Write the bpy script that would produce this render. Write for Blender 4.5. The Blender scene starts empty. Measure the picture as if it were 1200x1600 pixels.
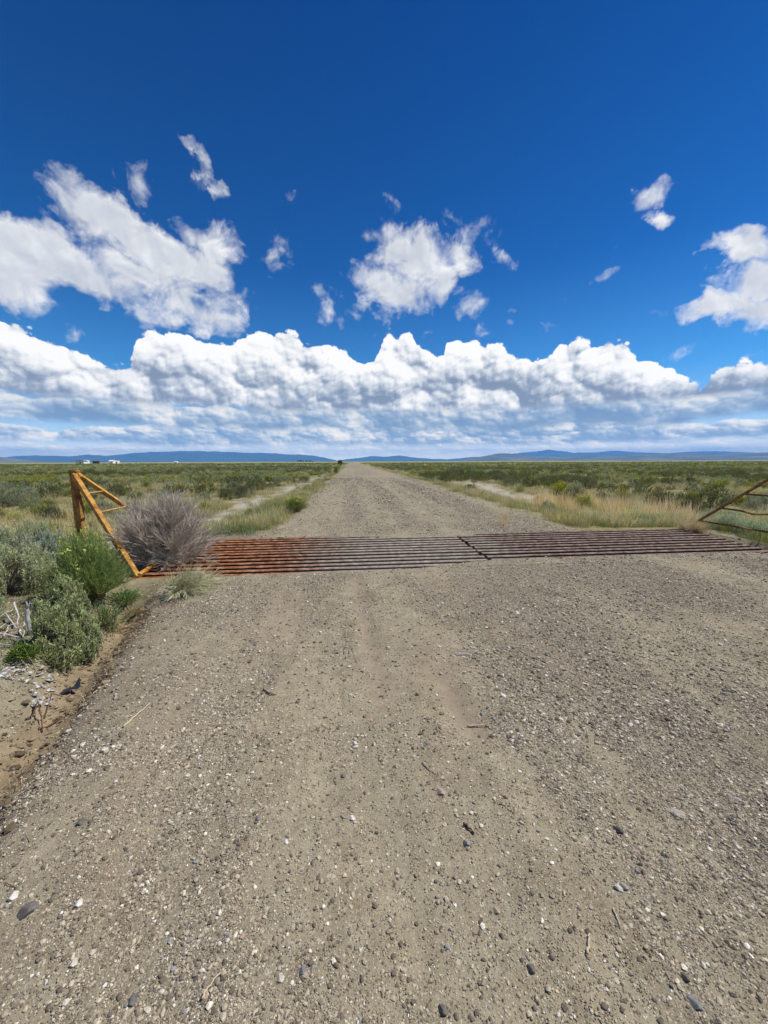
import bpy, math, random
import numpy as np
from mathutils import Vector, Matrix

sc = bpy.context.scene
# ------------------------------------------------------------------ camera
YAW, PITCH, ROLL, EYE = math.radians(4.77), math.radians(7.5), math.radians(0.19), 1.6
cF = Vector((math.sin(YAW)*math.cos(PITCH), math.cos(YAW)*math.cos(PITCH), -math.sin(PITCH)))
_r = Vector((math.cos(YAW), -math.sin(YAW), 0)); _u = _r.cross(cF)
cR = _r*math.cos(ROLL) - _u*math.sin(ROLL)
cU = _u*math.cos(ROLL) + _r*math.sin(ROLL)
cam = bpy.data.objects.new('camera', bpy.data.cameras.new('camera'))
sc.collection.objects.link(cam)
cam.matrix_world = Matrix(((cR.x, cU.x, -cF.x, 0), (cR.y, cU.y, -cF.y, 0), (cR.z, cU.z, -cF.z, EYE), (0, 0, 0, 1)))
cam.data.sensor_fit = 'HORIZONTAL'; cam.data.sensor_width = 36; cam.data.lens = 18
cam.data.clip_start = 0.05; cam.data.clip_end = 200000
sc.camera = cam
sc.view_settings.view_transform = 'Standard'; sc.view_settings.look = 'None'
sc.view_settings.exposure = 0.0; sc.view_settings.gamma = 1.0
sc.cycles.use_denoising = True
sc.cycles.use_adaptive_sampling = True; sc.cycles.adaptive_threshold = 0.02; sc.cycles.adaptive_min_samples = 12
sc.cycles.max_bounces = 6; sc.cycles.diffuse_bounces = 3; sc.cycles.glossy_bounces = 2
sc.cycles.transparent_max_bounces = 8; sc.cycles.volume_bounces = 1
sc.cycles.sample_clamp_indirect = 6

def ray(px, py):
    return (cF + cR*((px-600)/600) + cU*((800-py)/600)).normalized()
def azel(px, py):
    d = ray(px, py); return math.atan2(d.x, d.y), math.asin(d.z)

# ------------------------------------------------------------------ node helpers
class S:
    """a socket or number with arithmetic that builds Math nodes"""
    def __init__(s, nt, v): s.nt, s.v = nt, v
    def _m(s, op, *a, clamp=False):
        n = s.nt.nodes.new('ShaderNodeMath'); n.operation = op; n.use_clamp = clamp
        for i, x in enumerate((s,)+a): put(s.nt, n.inputs[i], x)
        return S(s.nt, n.outputs[0])
    def __add__(s, o): return s._m('ADD', o)
    __radd__ = __add__
    def __sub__(s, o): return s._m('SUBTRACT', o)
    def __rsub__(s, o): return S(s.nt, float(o))._m('SUBTRACT', s)
    def __mul__(s, o): return s._m('MULTIPLY', o)
    __rmul__ = __mul__
    def __truediv__(s, o): return s._m('DIVIDE', o)
    def max(s, o): return s._m('MAXIMUM', o)
    def min(s, o): return s._m('MINIMUM', o)
    def pow(s, o): return s._m('POWER', o)
    def clamp(s): return s._m('ADD', 0.0, clamp=True)
    def smax(s, o, k): return s._m('SMOOTH_MAX', o, k)
    def step(s, a, b):
        n = s.nt.nodes.new('ShaderNodeMapRange'); n.interpolation_type = 'SMOOTHSTEP'
        put(s.nt, n.inputs[0], s); put(s.nt, n.inputs[1], a); put(s.nt, n.inputs[2], b)
        return S(s.nt, n.outputs[0])
    def lin(s, a, b, c=0.0, d=1.0):
        n = s.nt.nodes.new('ShaderNodeMapRange')
        for i, x in enumerate((s, a, b, c, d)): put(s.nt, n.inputs[i], x)
        return S(s.nt, n.outputs[0])
def put(nt, sock, x):
    if isinstance(x, S): x = x.v
    if isinstance(x, bpy.types.NodeSocket): nt.links.new(x, sock)
    elif isinstance(x, (tuple, list)): sock.default_value = tuple(x) if len(x) == len(sock.default_value) else tuple(x)+(1.0,)
    else: sock.default_value = x
def vec(nt, x, y, z=0.0):
    n = nt.nodes.new('ShaderNodeCombineXYZ')
    for i, a in enumerate((x, y, z)): put(nt, n.inputs[i], a)
    return S(nt, n.outputs[0])
def vecc(nt, g):
    n = nt.nodes.new('ShaderNodeCombineColor')
    for i in range(3): put(nt, n.inputs[i], g[i])
    return S(nt, n.outputs[0])
def sep(nt, v):
    n = nt.nodes.new('ShaderNodeSeparateXYZ'); put(nt, n.inputs[0], v)
    return [S(nt, o) for o in n.outputs]
def vmath(nt, op, a, b=None, scale=None):
    n = nt.nodes.new('ShaderNodeVectorMath'); n.operation = op
    put(nt, n.inputs[0], a)
    if b is not None: put(nt, n.inputs[1], b)
    if scale is not None: put(nt, n.inputs['Scale'], scale)
    return S(nt, n.outputs['Value'] if op in ('LENGTH', 'DOT_PRODUCT', 'DISTANCE') else n.outputs['Vector'])
def mapping(nt, v, loc=(0, 0, 0), rot=(0, 0, 0), scale=(1, 1, 1), kind='POINT'):
    n = nt.nodes.new('ShaderNodeMapping'); n.vector_type = kind; put(nt, n.inputs[0], v)
    n.inputs['Location'].default_value = loc; n.inputs['Rotation'].default_value = rot; n.inputs['Scale'].default_value = scale
    return S(nt, n.outputs[0])
def noise(nt, v, scale, detail=4, rough=0.55, dim='3D', dist=0.0, color=False):
    n = nt.nodes.new('ShaderNodeTexNoise'); n.noise_dimensions = dim
    if v is not None: put(nt, n.inputs['Vector'], v)
    put(nt, n.inputs['Scale'], scale); put(nt, n.inputs['Detail'], detail)
    put(nt, n.inputs['Roughness'], rough); put(nt, n.inputs['Distortion'], dist)
    return S(nt, n.outputs['Color' if color else 'Fac'])
def nvec(nt, v, scale, detail, rough, amp):
    # centred 2-D warp vector
    c = noise(nt, v, scale, detail, rough, '2D', 0.0, True)
    n = nt.nodes.new('ShaderNodeSeparateColor'); put(nt, n.inputs[0], c)
    a, b = S(nt, n.outputs[0]), S(nt, n.outputs[1])
    return vec(nt, (a-0.5)*amp, (b-0.5)*amp, 0.0)
def voro(nt, v, scale, feature='F1', dim='3D', out='Distance', rnd=1.0):
    n = nt.nodes.new('ShaderNodeTexVoronoi'); n.voronoi_dimensions = dim; n.feature = feature
    if v is not None: put(nt, n.inputs['Vector'], v)
    put(nt, n.inputs['Scale'], scale); n.inputs['Randomness'].default_value = rnd
    if feature == 'SMOOTH_F1': n.inputs['Smoothness'].default_value = 0.35
    return S(nt, n.outputs[out])
def mix(nt, f, a, b, mode='MIX'):
    n = nt.nodes.new('ShaderNodeMix'); n.data_type = 'RGBA'; n.blend_type = mode
    put(nt, n.inputs[0], f); put(nt, n.inputs[6], a); put(nt, n.inputs[7], b)
    return S(nt, n.outputs[2])
def ramp(nt, f, stops, interp='LINEAR'):
    n = nt.nodes.new('ShaderNodeValToRGB'); n.color_ramp.interpolation = interp
    put(nt, n.inputs[0], f); e = n.color_ramp.elements
    for i, (p, c) in enumerate(stops):
        x = e[i] if i < 2 else e.new(p)
        x.position = p; x.color = tuple(c)+((1.0,) if len(c) == 3 else ())
    return S(nt, n.outputs[0])
def curve(nt, f, pts):
    n = nt.nodes.new('ShaderNodeFloatCurve'); put(nt, n.inputs['Value'], f)
    c = n.mapping.curves[0]
    while len(c.points) < len(pts): c.points.new(0.5, 0.5)
    for p, (x, y) in zip(c.points, pts): p.location = (x, y); p.handle_type = 'AUTO'
    n.mapping.update()
    return S(nt, n.outputs[0])

# ------------------------------------------------------------------ sun and sky
SUN_AZ, SUN_EL = YAW + math.radians(80), math.radians(56)     # clockwise from +Y
sd = Vector((math.sin(SUN_AZ)*math.cos(SUN_EL), math.cos(SUN_AZ)*math.cos(SUN_EL), math.sin(SUN_EL)))
sun = bpy.data.objects.new('sun', bpy.data.lights.new('sun', 'SUN'))
sun.data.energy = 4.9; sun.data.angle = math.radians(0.53); sun.data.color = (1.0, 0.945, 0.85)
sun.rotation_euler = (-sd).to_track_quat('-Z', 'Y').to_euler(); sun.location = (0, 0, 50)
sc.collection.objects.link(sun)

def build_world():
    w = bpy.data.worlds.new('World'); sc.world = w; w.use_nodes = True
    nt = w.node_tree; nt.nodes.clear()
    out = nt.nodes.new('ShaderNodeOutputWorld'); bg = nt.nodes.new('ShaderNodeBackground')
    nt.links.new(bg.outputs[0], out.inputs[0])
    tc = nt.nodes.new('ShaderNodeTexCoord')
    x, y, z = sep(nt, tc.outputs['Generated'])
    az = x._m('ARCTAN2', y); el = z._m('ARCSINE')
    sky = nt.nodes.new('ShaderNodeTexSky'); sky.sky_type = 'NISHITA'; sky.sun_disc = False
    sky.sun_elevation = SUN_EL; sky.sun_rotation = SUN_AZ; sky.altitude = 1800
    sky.air_density = 1.0; sky.dust_density = 0.3; sky.ozone_density = 2.5
    # deep blue of a polarised high-desert sky
    tint = ramp(nt, el.lin(0.0, 0.85), [(0.0, (0.65, 0.90, 1.08)), (0.22, (0.27, 0.82, 1.22)), (0.5, (0.05, 0.48, 1.0)), (1.0, (0.0, 0.31, 0.82))])
    clear = mix(nt, 1.0, sky.outputs[0], tint, 'MULTIPLY')
    clear = mix(nt, 1.0, clear, (SKY_K, SKY_K, SKY_K, 1), 'MULTIPLY')
    P = vec(nt, az, el)
    Ld = Vector((0.55, 0.84, 0))

    # --- high torn patches: ellipses (photo x, y, rx, ry, angle, weight)
    blobs = [(85, 405, 150, 50, 10, 1.4), (235, 385, 140, 46, 16, 1.4), (215, 425, 100, 30, 20, 1.0), (140, 335, 62, 24, 30, .75), (330, 375, 55, 35, 15, .9), (10, 420, 90, 60, 25, 1.1),
             (180, 455, 80, 25, 20, .7), (310, 490, 78, 34, 5, 1.1), (335, 445, 45, 40, 40, .65), (270, 440, 50, 35, 40, .8),
             (205, 280, 26, 20, 10, .42), (300, 225, 24, 13, 20, .62), (318, 258, 15, 26, -15, .62), (335, 292, 20, 13, 30, .62),
             (650, 405, 72, 48, 10, 1.25), (610, 455, 62, 36, 15, 1.1), (690, 450, 36, 36, -30, 1.0), (720, 400, 36, 28, 20, .85), (600, 485, 24, 20, 0, .6),
             (745, 350, 26, 20, 20, .46), (730, 375, 18, 14, 0, .34), (778, 408, 20, 9, 0, .34), (608, 325, 12, 26, 0, .34), (732, 470, 20, 18, 20, .55),
             (440, 412, 26, 28, 45, .42), (520, 488, 24, 18, 20, .5), (575, 440, 36, 20, 20, .6), (548, 482, 14, 12, 0, .35), (580, 522, 22, 7, 0, .35),
             (456, 310, 11, 9, 0, .34), (168, 148, 22, 14, 30, -.22), (172, 206, 18, 9, 20, -.22),
             (1020, 305, 36, 26, -25, .72), (1032, 338, 18, 18, 0, .62), (1072, 328, 18, 8, 0, .28), (968, 388, 14, 11, 0, .42), (940, 430, 22, 9, 0, .28),
             (862, 418, 9, 8, 0, .25), (792, 495, 9, 6, 0, .34), (1098, 174, 26, 9, -5, .0), (780, 86, 18, 12, 0, -.15), (1140, 95, 16, 18, 0, -.2),
             (1170, 385, 80, 26, 15, 1.1), (1185, 440, 75, 38, 0, 1.2), (1120, 485, 66, 24, 12, 1.15), (1180, 490, 60, 22, 0, 1.0), (1080, 545, 32, 12, 0, .35), (1180, 555, 28, 14, 0, .4),
             (120, 525, 36, 10, 10, .22), (330, 300, 30, 16, 30, .05), (880, 470, 16, 8, 0, .1), (850, 510, 16, 7, 0, .1), (980, 545, 26, 8, 0, .15), (60, 330, 30, 16, 20, .2), (30, 290, 22, 10, 0, .0), (660, 527, 18, 6, 0, .28), (740, 520, 12, 6, 0, .2), (1010, 500, 14, 8, 0, .2)]
    Pw = vmath(nt, 'ADD', P, nvec(nt, P, 9.0, 5, 0.62, 0.10))
    Wx, Wy, _ = sep(nt, Pw)
    E = None
    for (cx, cy, rx, ry, ang, wt) in blobs:
        if wt < 0.6: rx *= 1.3; ry *= 1.3; wt -= 0.22
        a0, e0 = azel(cx, cy); a1, _ = azel(cx+rx, cy); _, e1 = azel(cx, cy-ry)
        sx, sy = abs(a1-a0)*1.12, abs(e1-e0)*1.12
        ca, sa = math.cos(math.radians(ang)), math.sin(math.radians(ang))
        u = Wx._m('MULTIPLY_ADD', ca/sx, Wy._m('MULTIPLY_ADD', -sa/sx, (-ca*a0+sa*e0)/sx))
        v = Wx._m('MULTIPLY_ADD', sa/sy, Wy._m('MULTIPLY_ADD', ca/sy, (-sa*a0-ca*e0)/sy))
        f = u._m('MULTIPLY_ADD', u, v*v)._m('MULTIPLY_ADD', -max(wt, .3), wt)
        E = f if E is None else E.max(f)
    E = E.max(-1.2)
    st = mapping(nt, P, (3, 1, 0), (0, 0, math.radians(28)), (1.0, 1.2, 1))
    n1 = noise(nt, st, 13.0, 9, 0.63, '2D', 0.25)
    D = E*1.2 + (n1 - 0.53)*(3.5 - E.clamp()*0.9)
    st2 = mapping(nt, vec(nt, az + Ld.x*0.010 + n1*1e-9, el + Ld.y*0.010), (3, 1, 0), (0, 0, math.radians(28)), (1.0, 1.2, 1))
    n1b = noise(nt, st2, 13.0, 4, 0.50, '2D', 0.25)
    rel = ((noise(nt, st, 13.0, 4, 0.50, '2D', 0.25) - n1b)*2.6)
    aH = D.lin(-0.10, 1.05).clamp().pow(1.25) * E.step(-0.75, 0.15)
    thick = D.step(0.35, 1.5)
    litH = (0.90 - thick*0.17 + rel*0.32 + (noise(nt, P, 10.0, 5, 0.55, '2D')-0.5)*0.50).clamp()
    cH = ramp(nt, litH, [(0.0, (0.30, 0.36, 0.46)), (0.55, (0.52, 0.56, 0.64)), (0.78, (0.70, 0.725, 0.77)), (1.0, (0.94, 0.95, 0.96))])
    col = mix(nt, aH*0.97, clear, cH)

    # --- cumulus: node group giving height-field of domes
    g = bpy.data.node_groups.new('billow', 'ShaderNodeTree')
    g.interface.new_socket('V', in_out='INPUT', socket_type='NodeSocketVector')
    g.interface.new_socket('H', in_out='OUTPUT', socket_type='NodeSocketFloat')
    g.interface.new_socket('B', in_out='OUTPUT', socket_type='NodeSocketFloat')
    gi = g.nodes.new('NodeGroupInput'); go = g.nodes.new('NodeGroupOutput')
    V0 = S(g, gi.outputs[0])
    V1 = vmath(g, 'ADD', V0, nvec(g, V0, 1.3, 2, 0.6, 0.55))
    V2 = vmath(g, 'ADD', V0, nvec(g, V0, 7.0, 3, 0.6, 0.16))
    H = None; HB = None
    for vv, f, a in ((V1, 1.0, 1.0), (V1, 2.3, 0.50), (V2, 5.1, 0.27), (V2, 11.0, 0.13), (V2, 23.0, 0.06)):
        d = voro(g, vv, f, 'F1', '2D')
        t = (1.0 - d*d)*a
        H = t if H is None else H + t
        if f == 2.3: HB = H
    g.links.new(H.v, go.inputs[0]); g.links.new(HB.v, go.inputs[1])
    def billow(v):
        n = nt.nodes.new('ShaderNodeGroup'); n.node_tree = g; put(nt, n.inputs[0], v); return S(nt, n.outputs[0]), S(nt, n.outputs[1])

    def bank(col, prof, base, freq, off, sy, cols, amp, basesoft, dl, relk, alpha=1.0, gk=0.5, bigk=0.35, gray=0.7, bvar=0.0):
        if bvar: base = (noise(nt, vec(nt, az*4.0 + off[0], off[1]*1.0), 1.0, 2, 0.6, '2D') - 0.5)*bvar + base
        # prof: (photo x, photo y) of the tops -> curve over azimuth
        A0, A1 = -1.1, 1.1
        pts = []
        for (px, py) in prof:
            a, e = azel(px, py); pts.append(((a-A0)/(A1-A0), e*2.5))
        pts = [(0.0, pts[0][1])] + pts + [(1.0, pts[-1][1])]
        T = curve(nt, az.lin(A0, A1), pts)/2.5
        # (the 1e-9 terms only make Cycles evaluate the banks one after the other)
        a_ = az + sep(nt, col)[0]*1e-9
        VV = lambda k, d: vec(nt, (a_ + k*1e-9 + Ld.x*d)*freq + off[0], (el + Ld.y/sy*d)*(freq*sy) + off[1])
        V = VV(a_, 0.0)
        h, hb = billow(V)
        V_ = VV(h, dl)
        h2, _ = billow(V_)
        V3 = VV(h2, 0.30/freq)
        _, hb3 = billow(V3)
        eb = el + (h - 1.35)*(-amp)          # domes bulge the outline
        m = (T - eb).step(-0.0012, 0.004)
        rel = (h - h2)*relk + (hb - hb3)*bigk
        q = ((el - base)/(T + (h - 1.35)*amp - base + 0.012).max(0.01)).clamp()        # 0 at base, 1 at top
        big = noise(nt, V, 0.7, 3, 0.5, '2D')
        lit = (0.14 + q*gk + rel + (big-0.5)*(1.25-q)*gray + (h-1.35)*0.16).clamp()
        c = ramp(nt, lit, cols)
        bottom = (el + (noise(nt, V, 1.2, 4, 0.6, '2D') - 0.5)*basesoft*1.6 - base).step(-basesoft, basesoft)
        return mix(nt, m*bottom*alpha, col, c)

    e_of = lambda py: azel(600, py)[1]
    # pale air low down
    pale = ramp(nt, el.lin(-0.02, 0.20), [(0, (0.85, 0.98, 1.10)), (0.2, (0.66, 0.80, 0.98)), (0.45, (0.42, 0.60, 0.86)), (1, (0.16, 0.36, 0.72))])
    col = mix(nt, (1.0 - el.lin(0.02, 0.20))*0.85, col, pale)
    # rows of cumulus, the farthest (lowest) first
    LOWC = [(0, (0.17, 0.26, 0.41)), (0.28, (0.27, 0.36, 0.50)), (0.5, (0.43, 0.51, 0.62)), (0.72, (0.70, 0.74, 0.76)), (1, (0.92, 0.90, 0.85))]
    FARC = [(0, (0.46, 0.60, 0.80)), (0.35, (0.60, 0.71, 0.86)), (0.6, (0.78, 0.84, 0.91)), (0.85, (1.0, 0.99, 0.95)), (1, (1.06, 1.04, 0.98))]
    col = bank(col, [(0, 690), (150, 694), (300, 688), (480, 682), (640, 678), (800, 684), (950, 680), (1100, 684), (1200, 680)], e_of(712), 17.0, (9, 3, 5), 2.2,
               FARC, 0.012, 0.007, 0.006, 0.8, 0.85, 0.55, 0.30, 0.5)
    col = bank(col, [(0, 668), (150, 672), (300, 660), (480, 662), (640, 658), (800, 664), (950, 655), (1100, 662), (1200, 656)], e_of(696), 11.0, (1, 7, 5), 1.9,
               LOWC, 0.022, 0.009, 0.008, 1.2, 0.92, 0.75, 0.55, 0.9, 0.03)
    col = bank(col, [(0, 625), (200, 615), (330, 640), (500, 635), (640, 615), (800, 620), (950, 610), (1100, 618), (1200, 605)], e_of(672), 7.5, (5, 2, 3), 1.6,
               LOWC, 0.036, 0.010, 0.010, 1.2, 0.95, 0.75, 0.60, 1.1, 0.05)
    # the main bank
    main = [(-60, 490), (0, 500), (30, 512), (70, 535), (120, 548), (160, 560), (200, 566), (212, 545), (240, 532), (300, 526), (345, 536), (395, 524), (440, 528), (500, 536), (540, 540),
            (556, 562), (580, 562), (600, 530), (622, 520), (650, 540), (690, 566), (702, 542), (760, 540), (796, 560), (815, 572), (860, 570), (874, 548), (910, 540), (955, 540), (1000, 560), (1050, 575), (1085, 598), (1110, 592), (1150, 578), (1200, 584), (1260, 570)]
    col = bank(col, main, e_of(642), 9.5, (2, 4, 1), 1.15,
               [(0, (0.22, 0.27, 0.37)), (0.20, (0.31, 0.36, 0.46)), (0.45, (0.56, 0.61, 0.68)), (0.66, (0.82, 0.84, 0.87)), (0.90, (1.0, 1.0, 1.0))], 0.044, 0.010, 0.011, 1.05, 1.0, 0.84, 0.50, 0.75, 0.02)
    # the real horizon glows through forty kilometres of air: the far sky is as bright as it takes
    ie = el.max(0.0315)._m('POWER', -1.0)*(1300*HAZE)
    col = mix(nt, 1.0, col, vecc(nt, [(ie*k)._m('EXPONENT') for k in (0.83, 0.67, 0.42)]), 'MULTIPLY')
    # below the horizon the world is plain dull ground bounce
    col = mix(nt, el.lin(-0.03, -0.005), (0.16, 0.15, 0.12, 1), col)
    nt.links.new(col.v, bg.inputs[0]); bg.inputs[1].default_value = 1.0
    w.cycles.sampling_method = 'MANUAL'; w.cycles.sample_map_resolution = 512
SKY_K = 0.10; HAZE = 3.8e-5
build_world()
# ------------------------------------------------------------------ scene bookkeeping
col0 = sc.collection
def tag(o, label=None, cat=None, group=None, kind=None):
    if label: o['label'] = label
    if cat: o['category'] = cat
    if group: o['group'] = group
    if kind: o['kind'] = kind
    return o
def empty(name, loc, label, cat, group=None, rz=0.0):
    o = bpy.data.objects.new(name, None); col0.objects.link(o); o.location = loc; o.rotation_euler = (0, 0, rz)
    o.empty_display_size = 0.2
    return tag(o, label, cat, group)
def link(name, me, parent=None, loc=(0, 0, 0), rz=0.0):
    o = bpy.data.objects.new(name, me); col0.objects.link(o); o.location = loc; o.rotation_euler = (0, 0, rz)
    if parent: o.parent = parent
    return o
def mesh_from(name, V, F, mat, C=None, smooth=False):
    """V (n,3) array, F (m,3) or (m,4) array, C (n,3) point colours"""
    V = np.asarray(V, dtype=np.float32); F = np.asarray(F, dtype=np.int32)
    me = bpy.data.meshes.new(name); k = F.shape[1]
    me.vertices.add(len(V)); me.vertices.foreach_set('co', V.ravel())
    me.loops.add(F.size); me.loops.foreach_set('vertex_index', F.ravel())
    me.polygons.add(len(F)); me.polygons.foreach_set('loop_start', np.arange(0, F.size, k, dtype=np.int32))
    if smooth: me.polygons.foreach_set('use_smooth', np.ones(len(F), dtype=bool))
    else: me.polygons.foreach_set('use_smooth', np.zeros(len(F), dtype=bool))
    if C is not None:
        a = me.attributes.new('col', 'FLOAT_COLOR', 'POINT')
        a.data.foreach_set('color', np.concatenate([C, np.ones((len(C), 1))], 1).astype(np.float32).ravel())
    me.update(calc_edges=True); me.materials.append(mat)
    return me

def _hash(ix, iy, seed):
    n = (ix.astype(np.int64)*374761393 + iy.astype(np.int64)*668265263 + seed*1274126177) & 0x7fffffff
    n = ((n ^ (n >> 13))*1274126177) & 0x7fffffff
    n = (n ^ (n >> 16)) & 0xffff
    return n/65535.0
def vnoise(x, y, seed=0):
    x = np.asarray(x, float); y = np.asarray(y, float)
    ix, iy = np.floor(x), np.floor(y); fx, fy = x-ix, y-iy
    fx = fx*fx*(3-2*fx); fy = fy*fy*(3-2*fy)
    a, b = _hash(ix, iy, seed), _hash(ix+1, iy, seed); c, d = _hash(ix, iy+1, seed), _hash(ix+1, iy+1, seed)
    return (a*(1-fx)+b*fx)*(1-fy) + (c*(1-fx)+d*fx)*fy
def fbm(x, y, seed=0, o=4, g=0.5):
    s = 0; a = 1; t = 0
    for i in range(o):
        s = s + a*vnoise(x*2**i+i*17.3, y*2**i+i*9.1, seed+i); t += a; a *= g
    return s/t
def sst(x, a, b):
    t = np.clip((x-a)/(b-a), 0, 1); return t*t*(3-2*t)

# ------------------------------------------------------------------ terrain shape
GX0, GSEAM, GX1 = -3.05, 2.22, 7.88         # the cattle guard: left end, seam, right end
GY0, GY1, SH = 5.42, 8.14, 0.022      # SH: the crossing is set slightly askew
def chan(y): return -1.50 - 0.25*np.clip(y, -3, 5.2)      # centre line of the washed-out channel
def pit_near(x): return GY0 + 0.06 + 0.42*sst(x, 0.4, 2.6) - 0.30*sst(x, 6.6, 7.8) + 0.10*(fbm(x*1.7, x*0+3, 5, 3)-0.5)
def pit_far(x): return GY1 - 0.02 - 0.22*sst(x, -0.2, 1.0)*(1-sst(x, 1.9, 3.4)) + 0.08*(fbm(x*1.9, x*0+8, 6, 3)-0.5)
def road_mask(x, y):
    wob = (fbm(x*0.8, y*0.8, 11, 4)-0.5)*0.9
    far = sst(x, -2.1+wob, -1.5+wob)*(1-sst(x, 5.2+wob, 5.8+wob))
    near = sst(x - chan(y) + wob*0.25, 0.06, 0.32)*(1-sst(x, 8.2+wob, 9.0+wob))
    k = sst(y, 7.6, 8.4)
    flare = 1-sst(y, 5.0, 5.8)
    mid = sst(x, -2.6+wob*0.3, -2.1+wob*0.3)*(1-sst(x, 7.9+wob*.3, 8.2+wob*.3))
    return far*k + (1-k)*(near*flare + mid*(1-flare))
def chan_mask(x, y):
    u = x - chan(y) + (fbm(x*2.2, y*2.2, 31, 4)-0.5)*0.22
    return np.exp(-((u+0.02)/0.17)**4)*(1-sst(y, 4.3, 5.0))
def height(x, y):
    x = np.asarray(x, float); y = np.asarray(y, float)
    d = np.hypot(x, y)
    rm = road_mask(x, y)
    h = np.zeros_like(x*1.0)
    # verges drop away from the road beyond the guard
    out = np.maximum(np.maximum(-1.7-x, x-5.5), 0)
    h -= 0.30*sst(out, 0, 2.2)*sst(y, 8.0, 10.5)
    h -= 0.10*sst(x, 8.0, 9.5)*(1-sst(y, 8, 10.5))
    # field relief
    fr = (1-rm)
    h += fr*((fbm(x*0.35, y*0.35, 3, 4)-0.5)*0.22 + (fbm(x*1.9, y*1.9, 4, 3)-0.5)*0.10)*(1-0.6*sst(d, 40, 120))
    h += (fbm(x*0.006, y*0.006, 9, 3)-0.5)*1.0*sst(d, 150, 700)
    # channel on the left of the near gravel
    u = x - chan(y) + (fbm(x*1.3, y*1.3, 21, 3)-0.5)*0.16
    cf = 1-sst(y, 4.4, 5.2)
    h -= cf*(0.20*np.exp(-(u/0.26)**2))
    h -= cf*0.05*(1-sst(u, 0.15, 0.9))*sst(u, -0.5, 0.15)
    led = sst(-u + (fbm(x*7, y*7, 22, 3)-0.5)*0.22, 0.22, 0.34)
    h += cf*led*(0.06 + 0.08*fbm(x*3, y*3, 24, 3))
    h += cf*np.exp(-((u+0.05)/0.35)**2)*(np.abs(fbm(x*9, y*9, 23, 3)-0.5))*-0.16
    # the near gravel: ruts and small relief
    g = rm*(1-sst(d, 30, 60))
    h += g*((fbm(x*1.3, y*0.5, 41, 3)-0.5)*0.07 + (fbm(x*7, y*4, 42, 4)-0.5)*0.030)
    h -= 0.035*skid(x, y) + 0.022*streak(x, y)
    h += 0.03*np.exp(-((x-1.8)/1.9)**2)*rm*sst(y, 9, 12) + 0.0
    # pit below the rails
    y = y - SH*x
    inx = sst(x, GX0-0.02, GX0+0.05)*(1-sst(x, GX1-0.05, GX1+0.02))
    iny = sst(y, pit_near(x)-0.02, pit_near(x)+0.05)*(1-sst(y, pit_far(x)-0.05, pit_far(x)+0.03))
    ing = inx*iny
    fill = (0.38 + 0.62*sst(x, -2.9, -2.0))*0.36 - 0.295*np.exp(-((x-1.5)/1.5)**2) - 0.15*sst(x, 2.5, 5.0)*(1-sst(x, 6.8, 7.6))
    around = sst(x, GX0-0.3, GX0)*(1-sst(x, GX1, GX1+0.3))*sst(y, GY0-0.5, GY0-0.05)*(1-sst(y, GY1+0.05, GY1+0.5))
    lip = 0.016 + (fbm(x*5, y*5, 51, 3)-0.5)*0.012
    h = h*(1-around) + around*np.where((x > GX0) & (x < GX1), lip, h)
    h = h*(1-ing) + ing*(-fill + (fbm(x*4, y*4, 52, 3)-0.5)*0.05)
    return h
def seg_mask(x, y, a, b, w):
    ax, ay = a; bx, by = b; L = math.hypot(bx-ax, by-ay)
    t = ((x-ax)*(bx-ax)+(y-ay)*(by-ay))/L**2
    dd = np.abs((x-ax)*(by-ay)-(y-ay)*(bx-ax))/L
    return np.exp(-(dd/w)**2)*sst(t, -0.15, 0.15)*(1-sst(t, 0.85, 1.15))
def skid(x, y): return seg_mask(x, y, (0.62, 2.75), (0.72, 1.95), 0.10)
def streak(x, y): return seg_mask(x, y, (0.02, 5.3), (0.17, 2.3), 0.09)

def ground_at(px, py, dz=0.0):
    d = ray(px, py); t = (0.0-EYE)/d.z if d.z < 0 else 100
    for _ in range(8):
        z = float(height(d.x*t, d.y*t))+dz; t = (z-EYE)/d.z
    return d.x*t, d.y*t, float(height(d.x*t, d.y*t))
def hz(x, y): return float(height(x, y))

# ------------------------------------------------------------------ ground materials
def new_mat(name, rough=0.9, spec=0.2):
    m = bpy.data.materials.new(name); m.use_nodes = True; nt = m.node_tree
    b = nt.nodes['Principled BSDF']; b.inputs['Roughness'].default_value = rough
    b.inputs['Specular IOR Level'].default_value = spec
    return m, nt, b
def geo_pos(nt):
    g = nt.nodes.new('ShaderNodeNewGeometry'); return S(nt, g.outputs['Position'])
def attr(nt, name, out='Color'):
    a = nt.nodes.new('ShaderNodeAttribute'); a.attribute_name = name; return S(nt, a.outputs[out])
def bump(nt, b, h, dist, strength=1.0, prev=None):
    n = nt.nodes.new('ShaderNodeBump'); n.inputs['Strength'].default_value = strength
    n.inputs['Distance'].default_value = dist; put(nt, n.inputs['Height'], h)
    if prev is not None: nt.links.new(prev, n.inputs['Normal'])
    nt.links.new(n.outputs[0], b.inputs['Normal']); return n.outputs[0]

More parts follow.
